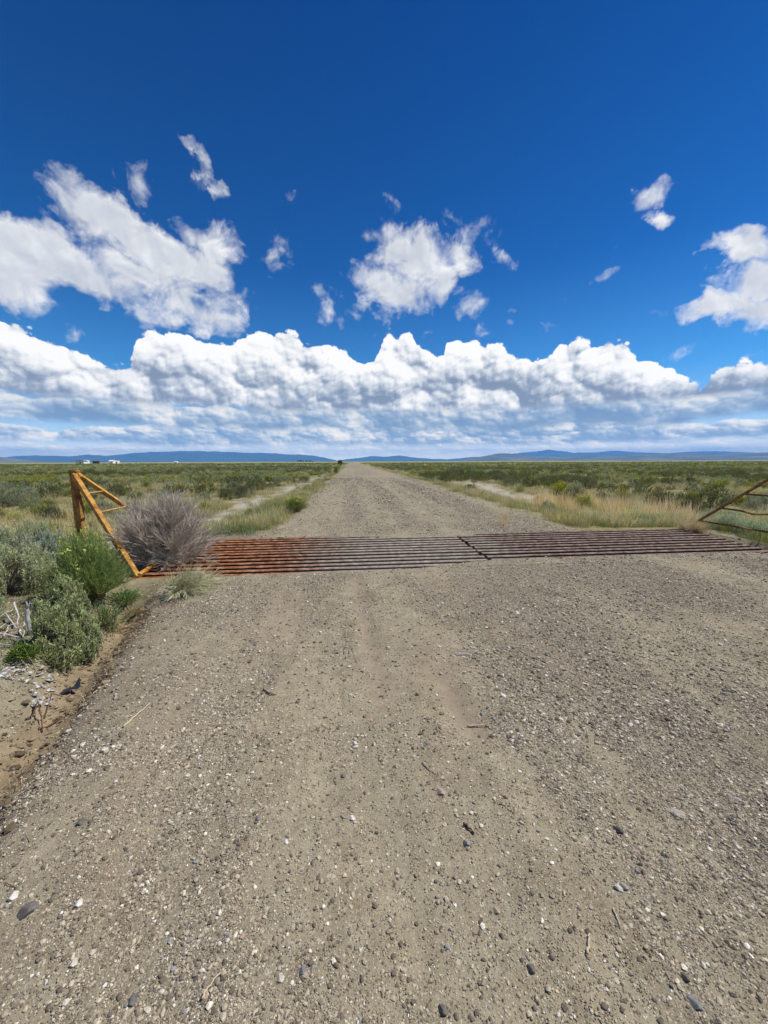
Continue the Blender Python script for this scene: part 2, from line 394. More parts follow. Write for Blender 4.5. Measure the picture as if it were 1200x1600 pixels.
def ground_material():
    m, nt, b = new_mat('dirt_and_gravel', 0.95, 0.15)
    P = geo_pos(nt)
    mR, mG, mB = [S(nt, o) for o in _sepc(nt, attr(nt, 'm1'))]      # gravel road, tan channel, loose stone
    nR, nG, nB = [S(nt, o) for o in _sepc(nt, attr(nt, 'm2'))]      # pale sand, plant litter / far cover, brown damp
    n_big = noise(nt, P, 0.9, 4, 0.6); n_mid = noise(nt, P, 7.0, 5, 0.65); n_fine = noise(nt, P, 85.0, 4, 0.7)
    n_far = noise(nt, mapping(nt, P, scale=(0.05, 0.02, 1)), 1.0, 5, 0.65)
    base = ramp(nt, n_mid, [(0.25, (0.27, 0.226, 0.142)), (0.5, (0.375, 0.323, 0.210)), (0.75, (0.485, 0.427, 0.287))])
    base = mix(nt, n_big.step(0.42, 0.66)*0.5, base, (0.275, 0.24, 0.16))
    base = mix(nt, n_fine.lin(0.35, 0.7)*0.55 + 0.1, mix(nt, 0.35, base, (0.14, 0.12, 0.09)), base)
    base = mix(nt, mB*0.55, base, mix(nt, 1.0, base, (0.62, 0.62, 0.63, 1), 'MULTIPLY'))
    ln = noise(nt, mapping(nt, P, scale=(13, 0.35, 1)), 1.0, 3, 0.7)          # fine combing along the traffic
    base = mix(nt, ln.step(0.50, 0.66)*0.28, base, mix(nt, 1.0, base, (0.62, 0.58, 0.54, 1), 'MULTIPLY'))
    nb2 = noise(nt, mapping(nt, P, scale=(2.6, 1.3, 1)), 1.0, 4, 0.65)
    base = mix(nt, nb2.step(0.50, 0.64)*0.40, base, mix(nt, 1.0, base, (0.66, 0.60, 0.54, 1), 'MULTIPLY'))
    # grit: three sizes of embedded stones
    for sc_, thr, amt in ((230.0, 0.42, 0.80), (105.0, 0.54, 0.9), (46.0, 0.74, 0.85)):
        vn = nt.nodes.new('ShaderNodeTexVoronoi'); put(nt, vn.inputs['Vector'], P); vn.inputs['Scale'].default_value = sc_
        c = _sepc(nt, S(nt, vn.outputs['Color']))
        r1, r2 = S(nt, c[0]), S(nt, c[1]); d = S(nt, vn.outputs['Distance'])
        stone = ramp(nt, r2, [(0.0, (0.085, 0.076, 0.065)), (0.22, (0.19, 0.168, 0.135)), (0.5, (0.42, 0.365, 0.27)), (0.78, (0.56, 0.51, 0.38)), (1.0, (0.74, 0.70, 0.56))])
        k = r1.step(thr, thr+0.04) * (1.0 - d.step(0.30, 0.42)) * (mB*0.5 + 0.5) * amt
        base = mix(nt, k, base, stone)
        if sc_ == 105.0: hk = k
    grit = noise(nt, P, 55.0, 5, 0.8)
    base = mix(nt, (1.0 - grit.step(0.36, 0.50))*0.30, base, mix(nt, 1.0, base, (0.42, 0.40, 0.38, 1), 'MULTIPLY'))  # dark crevices: shade between the grains painted into the colour
    # tan silt of the channel
    silt = ramp(nt, n_mid, [(0.3, (0.20, 0.152, 0.09)), (0.7, (0.33, 0.265, 0.165))])
    crk = voro(nt, vmath(nt, 'ADD', P, nvec(nt, P, 12.0, 3, 0.6, 0.06)), 11.0, 'DISTANCE_TO_EDGE', '2D')
    silt = mix(nt, (1.0 - crk.step(0.0, 0.05))*n_big.step(0.40, 0.55)*0.8, silt, (0.14, 0.10, 0.065))
    base = mix(nt, mG, base, silt)
    base = mix(nt, nB*0.75, base, mix(nt, n_mid, (0.23, 0.175, 0.125), (0.34, 0.265, 0.19)))
    cdn = vmath(nt, 'LENGTH', P)
    # field soil
    soil = ramp(nt, n_mid, [(0.3, (0.15, 0.128, 0.088)), (0.6, (0.27, 0.235, 0.165)), (0.8, (0.42, 0.38, 0.29))])
    litter = ramp(nt, noise(nt, P, 3.0, 5, 0.7), [(0.35, (0.13, 0.13, 0.05)), (0.5, (0.24, 0.22, 0.095)), (0.65, (0.38, 0.335, 0.17))])
    field = mix(nt, nG, soil, litter)
    field = mix(nt, mB*(1.0-cdn.step(5.0, 7.0)), field, mix(nt, 0.25, base, soil))
    field = mix(nt, nR, field, ramp(nt, n_mid, [(0.3, (0.36, 0.32, 0.25)), (0.7, (0.50, 0.46, 0.38))]))
    # far plain: brush and straw seen edge on
    cd = vmath(nt, 'LENGTH', P)
    farc = ramp(nt, n_far, [(0.30, (0.17, 0.18, 0.05)), (0.45, (0.27, 0.265, 0.085)), (0.58, (0.37, 0.34, 0.13)), (0.72, (0.48, 0.42, 0.18))])
    field = mix(nt, cd.lin(90, 320), field, farc)
    c = mix(nt, mR, field, base)
    c = mix(nt, (1.0-mR)*mG*0.85, c, silt)
    nt.links.new(c.v, b.inputs['Base Color'])
    p = bump(nt, b, n_mid*1.0, 0.025, 0.5)
    bump(nt, b, hk*1.0 + n_fine*0.5 + grit*0.4, 0.0035, 0.7, p)
    return m
def _sepc(nt, c):
    n = nt.nodes.new('ShaderNodeSeparateColor'); put(nt, n.inputs[0], c); return list(n.outputs)

def sand_mask(x, y):
    w = (fbm(x*0.5, y*0.5, 61, 4)-0.5)
    a = np.exp(-((x+4.4-0.02*y+w*2.0)/1.05)**2)*sst(y, 9.5, 12)*(1-sst(y, 38, 60))*0.95
    bb = np.exp(-((x-7.6-0.12*(y-10)+w*2.5)/1.3)**2)*sst(y, 9.2, 11)*(1-sst(y, 28, 45))*0.9
    cc = np.exp(-(((x+6.2)/1.6)**2+((y-7.8+w)/0.9)**2))*0.9
    return np.clip(a+bb+cc, 0, 1)
def loose_mask(x, y):
    """where loose stones lie: combed into stripes along the traffic"""
    s = 0.6*fbm(x*1.6 + 0.3*fbm(x, y*0.4, 70), y*0.33, 71, 4) + 0.4*fbm(x*1.5, y*1.2, 75, 4)
    s2 = fbm(x*1.3+4, y*0.05, 72, 3); k = sst(y, 8.0, 14.0); s = s*(1-k) + s2*k
    right = 0.25*sst(x, 0.6, 2.2)*(1-k)
    return np.clip(sst(s + right*0.6, 0.42, 0.68), 0, 1)

def build_ground():
    def lines(a, b, step, far, g):
        v = list(np.arange(a, b, step)); p, s = v[-1], step
        while p < far: s *= g; p += s; v.append(p)
        q, s = a, step; pre = []
        while q > -far: s *= g; q -= s; pre.append(q)
        return np.array(pre[::-1]+v)
    xs = lines(-4.2, 5.0, 0.045, 70000, 1.045)
    ys = lines(0.5, 8.8, 0.042, 70000, 1.04); ys = ys[ys > -60]
    X, Y = np.meshgrid(xs, ys); Z = height(X, Y)
    nx, ny = len(xs), len(ys)
    V = np.stack([X, Y, Z], -1).reshape(-1, 3)
    i = np.arange((ny-1)*(nx-1)); r, c = i//(nx-1), i % (nx-1); a = r*nx+c
    F = np.stack([a, a+1, a+nx+1, a+nx], 1)
    RM = road_mask(X, Y).ravel(); SAND = sand_mask(X, Y).ravel()
    x, y = X.ravel(), Y.ravel()
    damp = np.clip(skid(x, y)*0.8 + streak(x, y)*0.6 + 0.7*np.exp(-(((x+0.78)/0.26)**2+((y-4.1)/0.9)**2)) + 0.35*seg_mask(x, y, (1.1, 5.2), (1.9, 2.0), .3) + 0.3*seg_mask(x, y, (-1.3, 3.0), (-.9, 1.2), .18) + 0.5*np.exp(-(((x-0.7)/0.35)**2+((y-2.9)/0.3)**2))
                   + 0.7*seg_mask(x, y, (-2.15, 4.5), (-1.65, 2.2), 0.10)*sst(fbm(x*4, y*4, 81), 0.45, 0.6), 0, 1)
    bank = (1-RM)*(1-sst(y, 5.0, 7.0))*(x < 0)
    m1 = np.stack([RM, chan_mask(x, y), np.clip(loose_mask(x, y)*(1-bank)+bank*(.55+.4*fbm(x*3, y*3, 97, 3)), 0, 1)], 1)
    veg = np.clip(0.35*sst(np.hypot(x, y), 14, 30) + sst(fbm(x*0.6, y*0.6, 91, 4), 0.35, 0.6), 0, 1)
    m2 = np.stack([SAND*sst(fbm(x*1.5, y*1.5, 92, 3), 0.25, 0.5)*(1-bank), np.clip(veg*(1-bank)+bank*(.35+.6*sst(fbm(x*5, y*5, 95, 3), .35, .6)), 0, 1), np.clip(damp+bank*.0, 0, 1)], 1)
    cx, cy = xs[:-1][c]+0.01, ys[:-1][r]+0.01
    isr = (road_mask(cx, cy) > 0.5) & (np.abs(cx) < 12) & ~((cx > GX0) & (cx < GX1) & (cy-SH*cx > pit_near(cx)) & (cy-SH*cx < pit_far(cx)))
    mat = ground_material()
    for name, sel in (('ground', ~isr), ('road', isr)):
        f = F[sel]; u, inv = np.unique(f, return_inverse=True)
        me = mesh_from(name, V[u], inv.reshape(-1, 4), mat, None, True)
        for an, arr in (('m1', m1), ('m2', m2)):
            at_ = me.attributes.new(an, 'FLOAT_COLOR', 'POINT')
            at_.data.foreach_set('color', np.concatenate([arr[u], np.ones((len(u), 1))], 1).astype(np.float32).ravel())
        tag(link(name, me), kind='structure')
build_ground()

# ------------------------------------------------------------------ stones
def ico(sub):
    import bmesh
    bm = bmesh.new(); bmesh.ops.create_icosphere(bm, subdivisions=sub, radius=1.0)
    V = np.array([v.co[:] for v in bm.verts]); F = np.array([[v.index for v in f.verts] for f in bm.faces]); bm.free()
    return V, F
def stone_mat():
    m, nt, b = new_mat('stone', 0.9, 0.12)
    P = S(nt, nt.nodes.new('ShaderNodeTexCoord').outputs['Object'])
    c = attr(nt, 'col'); n = noise(nt, P, 60.0, 4, 0.7)
    c = mix(nt, 1.0, c, ramp(nt, n, [(0.3, (0.62, 0.6, 0.58)), (0.7, (1.15, 1.15, 1.15))]), 'MULTIPLY')
    nt.links.new(c.v, b.inputs['Base Color']); bump(nt, b, n, 0.003, 0.5)
    return m
STONE = stone_mat()
PAL = np.array([(0.50, 0.435, 0.325), (0.42, 0.365, 0.27), (0.34, 0.295, 0.22), (0.085, 0.072, 0.058), (0.14, 0.118, 0.092), (0.22, 0.19, 0.15),
                (0.74, 0.70, 0.58), (0.85, 0.83, 0.77), (0.42, 0.32, 0.24), (0.24, 0.26, 0.27), (0.50, 0.42, 0.27)])
PALW = np.array([.15, .14, .14, .18, .17, .09, .060, .015, .05, .03, .025]); PALW = PALW/PALW.sum()
def build_gravel():
    rng = np.random.default_rng(7)
    V1, F1 = ico(1)
    var = []
    for k in range(8):
        v = V1*(1+rng.uniform(-.28, .28, (len(V1), 1)))
        v = v*np.array([1.0, rng.uniform(.6, .9), rng.uniform(.42, .65)]); var.append(v)
    def batch(n, x0, x1f, y0, y1, smin, smax, seed, dens=1.0):
        r = np.random.default_rng(seed)
        y = r.uniform(y0, y1, n); wL, wR = x1f(y); x = r.uniform(0, 1, n)*(wR-wL)+wL
        rm = road_mask(x, y); lm = loose_mask(x, y)
        yk = y-SH*x; inpit = (x > GX0) & (x < GX1) & (yk > GY0-0.02) & (yk < GY1+0.02)
        near = (yk > GY0-0.0) & (yk < pit_near(x)-0.02) & (x > 0.3)
        p = rm*(0.17 + 0.62*lm**1.2)*(1-0.9*skid(x, y))*(1-0.5*streak(x, y)) + 0.10*chan_mask(x, y) + 0.30*(1-rm)*(y < 5)*(x < 0)*(1-chan_mask(x, y))
        keep = (r.uniform(0, 1, n) < p) & (~inpit | near)
        x, y = x[keep], y[keep]; s = smin*np.exp(r.exponential(0.34, len(x))); s = np.minimum(s, smax)
        return x, y, s
    parts = [batch(400000, 0, lambda y: (-0.95*y-0.25, 1.3*y+0.3), 0.72, 2.2, 0.0020, 0.011, 1),
             batch(330000, 0, lambda y: (-0.95*y-0.25, 1.3*y+0.3), 1.9, 5.6, 0.0034, 0.018, 2),
             batch(90000, 0, lambda y: (y*0-3.0, y*0+9.0), 5.4, 14.0, 0.0065, 0.028, 3),
             batch(40000, 0, lambda y: (y*0-2.2, y*0+5.9), 14.0, 38.0, 0.014, 0.04, 4)]
    x = np.concatenate([p[0] for p in parts]); y = np.concatenate([p[1] for p in parts]); s = np.concatenate([p[2] for p in parts])
    # stones thrown up onto the rails
    r = np.random.default_rng(19); q = 1100; rx = r.normal(1.3, 1.6, q); rx = rx[(rx > GX0+.1) & (rx < GX1-.1)]; q = len(rx)
    ri = np.floor(r.uniform(0, 1, q)**1.3*13); ry = GY0+.05+ri*(GY1-GY0-.10)/12+SH*rx+r.uniform(-.034, .034, q)
    zex = np.concatenate([height(x, y), np.full(q, .014)])
    x = np.concatenate([x, rx]); y = np.concatenate([y, ry]); s = np.concatenate([s, np.minimum(.002*np.exp(r.exponential(.45, q)), .009)])
    n = len(x); z = zex + s*0.22
    pal = rng.choice(len(PAL), n, p=PALW); C = np.minimum((PAL[pal]*.8+np.array([.09, .077, .055]))*rng.uniform(.9, 1.3, (n, 1)), .9)
    rot = rng.uniform(0, 2*math.pi, n); vi = rng.integers(0, 8, n)
    VV = np.stack([var[k] for k in range(8)])[vi]*s[:, None, None]
    cr, sr = np.cos(rot)[:, None], np.sin(rot)[:, None]
    tz = rng.uniform(-.5, .5, (n, 1))
    vx = VV[:, :, 0]*cr - VV[:, :, 1]*sr; vy = VV[:, :, 0]*sr + VV[:, :, 1]*cr; vz = VV[:, :, 2] + tz*VV[:, :, 0]*0.5
    W = np.stack([vx + x[:, None], vy + y[:, None], vz + z[:, None]], -1).reshape(-1, 3)
    F = (F1[None] + (np.arange(n)*len(V1))[:, None, None]).reshape(-1, 3)
    me = mesh_from('gravel', W, F, STONE, np.repeat(C, len(V1), 0))
    tag(link('gravel', me), 'loose grey and tan gravel strewn over the dirt road', 'gravel', kind='stuff')
    # silt clods and chips in the channel
    r = np.random.default_rng(12); n = 2600; y = r.uniform(1.2, 4.7, n); x = chan(y)+r.normal(-.02, .20, n)
    s = .006*np.exp(r.exponential(.5, n)); s = np.minimum(s, .035); z = height(x, y)
    C = np.array([(.27, .21, .135), (.20, .155, .10), (.33, .27, .18), (.12, .09, .06)])[r.integers(0, 4, n)]*r.uniform(.8, 1.2, (n, 1))
    VV = np.stack([var[k] for k in range(8)])[r.integers(0, 8, n)]*s[:, None, None]*np.array([1.2, 1, .6])
    W = (VV+np.stack([x, y, z], -1)[:, None]).reshape(-1, 3); F = (F1[None]+(np.arange(n)*len(V1))[:, None, None]).reshape(-1, 3)
    tag(link('dirt_clods', mesh_from('dirt_clods', W, F, STONE, np.repeat(C, len(V1), 0))), 'crumbled tan dirt clods in the washed out channel', 'dirt clods', kind='stuff')
build_gravel()

def stone(px, py, wpx, colr, label, sq=0.6, asp=0.8, rot=0.3, seed=0, cat='stone', boxy=0.0):
    x, y, z = ground_at(px, py); d = math.dist((x, y, z), (0, 0, EYE)); colr = np.array(colr)*.6+np.mean(colr)*.4*np.array((1.05,1,.9)); colr = tuple(np.array(colr)*.72 + np.array((.30, .26, .20))*.28); s = wpx/600*d/2*0.92
    r = np.random.default_rng(seed+100); V, F = ico(4)
    V = V.copy()
    if boxy: V = np.sign(V)*np.abs(V)**(1-boxy)
    for _ in range(11):      # chip flat facets
        n = r.normal(size=3); n /= np.linalg.norm(n); k = r.uniform(.50, .82)
        dd = V@n; V = V - np.where(dd > k, dd-k, 0)[:, None]*n*0.97
    V *= 1+0.10*(fbm(V[:, 0]*2+5, V[:, 1]*2+V[:, 2]*3, seed, 4)-0.5)[:, None]
    V = V*np.array([1, asp, sq])*s
    C = np.tile(np.array(colr), (len(V), 1))
    C = C*(0.75+0.5*fbm(V[:, 0]/s*2.5, (V[:, 1]+V[:, 2])/s*2.5, seed+3, 4))[:, None]
    me = mesh_from('stone', V, F, STONE, C, True)
    o = link('stone', me, None, (x, y, z-s*sq*0.02), rot)
    return tag(o, label, cat, 'single stones lying on the dirt road')
ST = [(689, 1238, 19, (0.48, 0.33, 0.24), 'rounded pinkish tan stone in the middle of the road'), (720, 1023, 27, (0.40, 0.36, 0.28), 'flat tan slab stone at the top of the brown skid mark', .28, .45, 0.1, 1, 'stone', .5),
      (688, 1053, 11, (0.48, 0.42, 0.32), 'small pale tan stone just below left of the flat slab stone'), (45, 1422, 24, (0.13, 0.125, 0.13), 'dark grey egg shaped stone with a pale patch near the lower left corner', .6, .75, 1.2),
      (21, 1401, 14, (0.85, 0.82, 0.75), 'bright white stone above left of the dark egg shaped stone'), (123, 1412, 12, (0.85, 0.84, 0.8), 'white stone right of the dark egg shaped stone'),
      (966, 1298, 16, (0.055, 0.05, 0.05), 'black rounded stone on the right half of the road', .75), (729, 1318, 13, (0.24, 0.27, 0.29), 'blue grey round stone below the pinkish stone', .8),
      (163, 1172, 15, (0.75, 0.70, 0.60), 'cream white stone left of the roadway below the thin stick', .5, .6), (554, 1162, 12, (0.72, 0.70, 0.64), 'white rounded stone left of the middle of the road', .8),
      (536, 1213, 10, (0.13, 0.11, 0.11), 'dark brown stone below the white rounded stone'), (550, 1279, 13, (0.80, 0.78, 0.74), 'white stone with a dark neighbour left of the road centre'),
      (403, 1279, 11, (0.15, 0.17, 0.2), 'blue black stone in the left lane'), (447, 1316, 10, (0.80, 0.80, 0.76), 'small white stone under a dark one in the left lane'),
      (292, 1212, 14, (0.70, 0.64, 0.50), 'flat cream stone in the left lane', .35, .5), (127, 1285, 15, (0.09, 0.09, 0.1), 'black angular stone at the left side of the gravel'),
      (438, 1529, 13, (0.62, 0.55, 0.45), 'pale pinkish stone near the bottom of the picture'), (474, 1518, 13, (0.16, 0.20, 0.25), 'slate blue stone near the bottom of the picture'),
      (207, 1564, 15, (0.10, 0.11, 0.12), 'dark slate stone with a white chip beside it near the bottom edge'), (776, 1423, 12, (0.50, 0.33, 0.24), 'pink brown stone in the lower middle of the road'),
      (830, 1515, 13, (0.10, 0.095, 0.09), 'dark pointed stone in the lower middle of the road', .8), (1070, 1528, 12, (0.09, 0.07, 0.06), 'very dark brown stone below right in the gravel', .8),
      (1086, 1569, 17, (0.17, 0.20, 0.23), 'grey blue stone among gravel near the bottom right'), (1152, 1250, 14, (0.33, 0.38, 0.42), 'pale blue grey stone near the right edge', .4, .6),
      (692, 1580, 15, (0.10, 0.10, 0.11), 'dark block like stone at the bottom edge', .9), (665, 1268, 7, (0.75, 0.7, 0.6), 'small cream stone left below the pinkish stone'),
      (913, 901, 15, (0.55, 0.52, 0.46), 'pale flat stone on the gravel just before the rails', .4), (500, 988, 9, (0.80, 0.77, 0.7), 'small white stone in front of the cattle guard'),
      (966, 1388, 17, (0.66, 0.62, 0.52), 'long cream stone beside a grey one on the right', .5, .45, -.7), (975, 1386, 13, (0.3, 0.32, 0.33), 'grey stone touching a long cream stone on the right'),
      (385, 1175, 9, (0.12, 0.12, 0.12), 'dark stone at the end of the left lane gravel band'), (652, 1085, 12, (0.14, 0.10, 0.085), 'dark reddish clod left of the brown skid mark'),
      (115, 1505, 12, (0.70, 0.66, 0.52), 'cream oval stone at the lower left'), (1057, 1270, 30, (0.40, 0.385, 0.33), 'large worn pale grey rock flush with the road surface', .10, .45, -.6)]
for i, a in enumerate(ST):
    a = list(a); kw = a[5:]
    stone(*a[:5], *(kw + [None]*0)[:5]) if len(kw) < 3 else stone(*a[:5], *kw)
# ------------------------------------------------------------------ rusty steel
def rust_mat(name, stops, rough=0.85, dust_shade=False):
    m, nt, b = new_mat(name, rough, 0.12)
    P = geo_pos(nt); n1 = noise(nt, P, 9.0, 6, 0.7); n2 = noise(nt, mapping(nt, P, scale=(4, 40, 40)), 1.0, 4, 0.6)
    f = (n1*0.9 + n2*0.1).lin(0.32, 0.68)
    c = ramp(nt, f, stops)
    if dust_shade:
        x, y, z = sep(nt, P)
        # tyres polish and dust the middle of the crossing; the ends keep their rust
        w = noise(nt, mapping(nt, P, scale=(1.2, 0.8, 1)), 1.0, 3, 0.6)
        k = (x + (w-0.5)*1.6).step(-2.3, 0.6)
        maroon = ramp(nt, f, [(0.2, (0.12, 0.076, 0.056)), (0.5, (0.21, 0.150, 0.115)), (0.8, (0.32, 0.255, 0.20))])
        grey = ramp(nt, f, [(0.2, (0.22, 0.18, 0.135)), (0.6, (0.35, 0.30, 0.23)), (0.9, (0.47, 0.41, 0.32))])
        mid = (1.0 - (x - 1.1 + (w-0.5)*1.0)._m('ABSOLUTE').step(0.6, 2.3))
        c = mix(nt, k, c, maroon); c = mix(nt, mid*0.9*(1.0-(x-2.22).step(0.0, 0.02)*0.2), c, grey)
    # worn tops stay bright; side faces darkened as painted shade between the rails
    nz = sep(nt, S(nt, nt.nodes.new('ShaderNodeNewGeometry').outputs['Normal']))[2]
    if dust_shade: c = mix(nt, nz.step(0.25, 0.8), mix(nt, 1.0, c, (0.25, 0.17, 0.15, 1), 'MULTIPLY'), c)
    if dust_shade: c = mix(nt, mid*0.55, c, grey)
    nt.links.new(c.v, b.inputs['Base Color'])
    bump(nt, b, noise(nt, P, 120.0, 4, 0.7) + n1, 0.003, 0.5)
    return m
RUST_RAIL = rust_mat('rusted_rail_steel', [(0.0, (0.09, 0.032, 0.018)), (0.3, (0.20, 0.075, 0.036)), (0.6, (0.36, 0.16, 0.075)), (1.0, (0.62, 0.37, 0.21))], dust_shade=True)
RUST_ORANGE = rust_mat('orange_rusted_steel', [(0.0, (0.20, 0.075, 0.022)), (0.3, (0.40, 0.19, 0.045)), (0.6, (0.53, 0.29, 0.075)), (1.0, (0.64, 0.41, 0.15))])
RUST_POST = rust_mat('brown_rusted_steel', [(0.0, (0.12, 0.045, 0.018)), (0.35, (0.28, 0.12, 0.035)), (0.6, (0.42, 0.21, 0.055)), (1.0, (0.58, 0.34, 0.10))])
RUST_DARK = rust_mat('dark_rusted_steel', [(0.0, (0.07, 0.025, 0.012)), (0.4, (0.20, 0.085, 0.035)), (0.7, (0.33, 0.17, 0.06)), (1.0, (0.45, 0.28, 0.12))])

def prism(profile, p0, p1, up=Vector((0, 0, 1)), mat=None, name='bar', parent=None, sag=None, nseg=1):
    """sweep a closed 2-D profile [(side, up)] from p0 to p1"""
    p0, p1 = Vector(p0), Vector(p1); d = (p1-p0).normalized(); s = d.cross(up).normalized(); u = s.cross(d)
    V, F = [], []; k = len(profile)
    for i in range(nseg+1):
        t = i/nseg; c = p0.lerp(p1, t)
        off = sag(t) if sag else (0, 0)
        for a, b_ in profile: V.append(c + s*(a+off[0]) + u*(b_+off[1]))
    for i in range(nseg):
        for j in range(k):
            a, b_ = i*k+j, i*k+(j+1) % k
            F.append((a, b_, b_+k, a+k))
    me = bpy.data.meshes.new(name)
    F2 = [tuple(f) for f in F] + [tuple(range(k))[::-1], tuple(range(nseg*k, nseg*k+k))]
    me.from_pydata([v[:] for v in V], [], F2); me.materials.append(mat); me.update()
    import bmesh
    bm = bmesh.new(); bm.from_mesh(me); bmesh.ops.recalc_face_normals(bm, faces=bm.faces); bm.to_mesh(me); bm.free()
    return link(name, me, parent)
def ipro(w, h, r=0.010):      # rail: round-shouldered head over a narrower web and a foot
    return [(-w/2, -r), (-w/2+r, 0), (w/2-r, 0), (w/2, -r), (w/2, -h*0.38), (w*0.16, -h*0.46), (w*0.16, -h*0.85), (w*0.5, -h), (-w*0.5, -h), (-w*0.16, -h*0.85), (-w*0.16, -h*0.46), (-w/2, -h*0.38)]
def lpro(a, t): return [(0, 0), (a, 0), (a, -t), (t, -t), (t, -a), (0, -a)]
def rect(a, b_): return [(-a/2, -b_/2), (a/2, -b_/2), (a/2, b_/2), (-a/2, b_/2)]

rnd = random.Random(5)
NR = 13; RSTEP = (GY1-GY0-0.10)/(NR-1)
def guard(name, x0, x1, label, ends):
    t = empty(name, ((x0+x1)/2, (GY0+GY1)/2, 0), label, 'cattle guard')
    ox, oy = (x0+x1)/2, (GY0+GY1)/2
    for i in range(NR):
        y = GY0+0.05+i*RSTEP; e0 = rnd.uniform(-.02, .02); e1 = rnd.uniform(-.02, .02)
        if ends == 'R': e1 += -0.62*(1-i/(NR-1))
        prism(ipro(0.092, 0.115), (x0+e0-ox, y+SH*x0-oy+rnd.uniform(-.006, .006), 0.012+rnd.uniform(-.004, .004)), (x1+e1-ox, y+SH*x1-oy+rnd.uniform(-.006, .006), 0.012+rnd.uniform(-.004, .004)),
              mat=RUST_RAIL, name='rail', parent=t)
    for k in range(4):
        x = x0+0.12+k*(x1-x0-0.24)/3
        prism(rect(0.12, 0.14), (x-ox, GY0+0.03+SH*x-oy, -0.178), (x-ox, GY1-0.03+SH*x-oy, -0.178), mat=RUST_DARK, name='cross_beam', parent=t)
    return t
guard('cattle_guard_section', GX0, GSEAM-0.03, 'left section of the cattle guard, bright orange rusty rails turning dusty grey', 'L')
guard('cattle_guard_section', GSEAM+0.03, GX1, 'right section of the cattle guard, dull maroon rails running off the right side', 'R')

def wing(near, far, apex, mat, label, rungs, bent=None, sgn=1):
    base = Vector(((near[0]+far[0])/2, (near[1]+far[1])/2, 0))
    t = empty('cattle_guard_wing', base, label, 'cattle guard wing')
    n, f, a = Vector(near)-base, Vector(far)-base, Vector(apex)-base
    up = Vector((sgn*0.5, -0.2, 1))
    a1 = a+Vector((0, -0.03, 0)); a2 = a+Vector((0, 0.03, 0.0))
    pr = [(p-0.035, q+0.0) for p, q in lpro(0.064, 0.009)]
    prism(pr, n, a1, up, mat, 'leg', t); prism(pr, f, a2+Vector((0, 0.03, 0)), up, mat, 'leg', t)
    if sgn > 0: prism(rect(0.05, 0.05), n+Vector((0, 0, .01)), f+Vector((0, 0, .01)), up, mat, 'base_bar', t)
    for i, k in enumerate(rungs):
        p, q = n.lerp(a1, k), f.lerp(a2, k)
        sg = (lambda t_: (0, -0.05*math.exp(-((t_-.62)/.1)**2))) if (bent == i) else None
        prism([(x*1.0, y*1.0-0.02) for x, y in lpro(0.028, 0.006)], p, q, up, mat, 'rung', t, sg, 14 if sg else 1)
    # gusset where the legs meet
    prism(rect(0.10, 0.012), a1+Vector((sgn*0.03, -.03, -.05)), a2+Vector((sgn*0.03, .03, -.05)), Vector((0, 0, 1)), mat, 'gusset', t)
    return t
wing((-2.95, 5.42, 0.04), (-3.30, 7.72, 0.0), (-4.43, 6.62, 1.43), RUST_ORANGE, 'orange rusty triangular wing frame leaning left beside the fence post', (0.20, 0.40, 0.60, 0.80), None, 1)
wing((7.95, 5.65, 0.03), (7.90, 8.35, 0.03), (8.88, 6.95, 1.58), RUST_DARK, 'dark brown rusty triangular wing frame at the right edge with a bent rung', (0.13, 0.34, 0.56, 0.80), 1, -1)
# the post behind the left wing
px_, py_ = -4.56, 6.78
post = empty('fence_post', (px_, py_, hz(px_, py_)), 'thick orange brown steel fence post standing behind the left wing frame', 'fence post')
import bmesh
def tube_mesh(name, pts, rad, mat, sides=8, cap=True):
    V, F = [], []; pts = [Vector(p) for p in pts]
    for i, p in enumerate(pts):
        d = (pts[min(i+1, len(pts)-1)]-pts[max(i-1, 0)]).normalized()
        s = d.cross(Vector((0.13, 0.27, 1)) if abs(d.z) < .95 else Vector((1, 0.1, 0))).normalized(); u = s.cross(d)
        r = rad(i/(len(pts)-1)) if callable(rad) else rad
        for k in range(sides):
            a = 2*math.pi*k/sides; V.append((p+s*(r*math.cos(a))+u*(r*math.sin(a)))[:])
    for i in range(len(pts)-1):
        for k in range(sides):
            a, b_ = i*sides+k, i*sides+(k+1) % sides; F.append((a, b_, b_+sides, a+sides))
    if cap: F += [tuple(range(sides))[::-1], tuple(range((len(pts)-1)*sides, len(pts)*sides))]
    me = bpy.data.meshes.new(name); me.from_pydata(V, [], F); me.materials.append(mat)
    me.polygons.foreach_set('use_smooth', [sides > 5]*len(F)); me.update()
    return me
zt = 1.475-post.location.z
prism(rect(0.105, 0.10), (0, 0, -0.2), (0, 0, zt), Vector((0, 1, 0)), RUST_POST, 'shaft', post)
prism(rect(0.03, 0.10), (0.070, -0.03, zt-0.30), (0.070, -0.03, zt-0.02), Vector((0, 1, 0)), RUST_DARK, 'bracket', post)
WIRE, _, _b = new_mat('fence_wire', 0.5, 0.5); _b.inputs['Base Color'].default_value = (0.10, 0.07, 0.05, 1); _b.inputs['Metallic'].default_value = 0.6
for k, zz in enumerate((zt-0.06, zt-0.44, zt-0.62, zt-0.95)):
    pts = [(0.066*math.cos(a)*1.15, 0.064*math.sin(a)*1.05, zz+0.006*math.sin(3*a)) for a in np.linspace(0, 2*math.pi*0.93, 15)]
    pts += [(-0.14, -0.06, zz+0.02), (-0.17, -0.07, zz+0.012)]
    link('wire_wrap', tube_mesh('wire_wrap', pts, 0.0035, WIRE, 5), post)

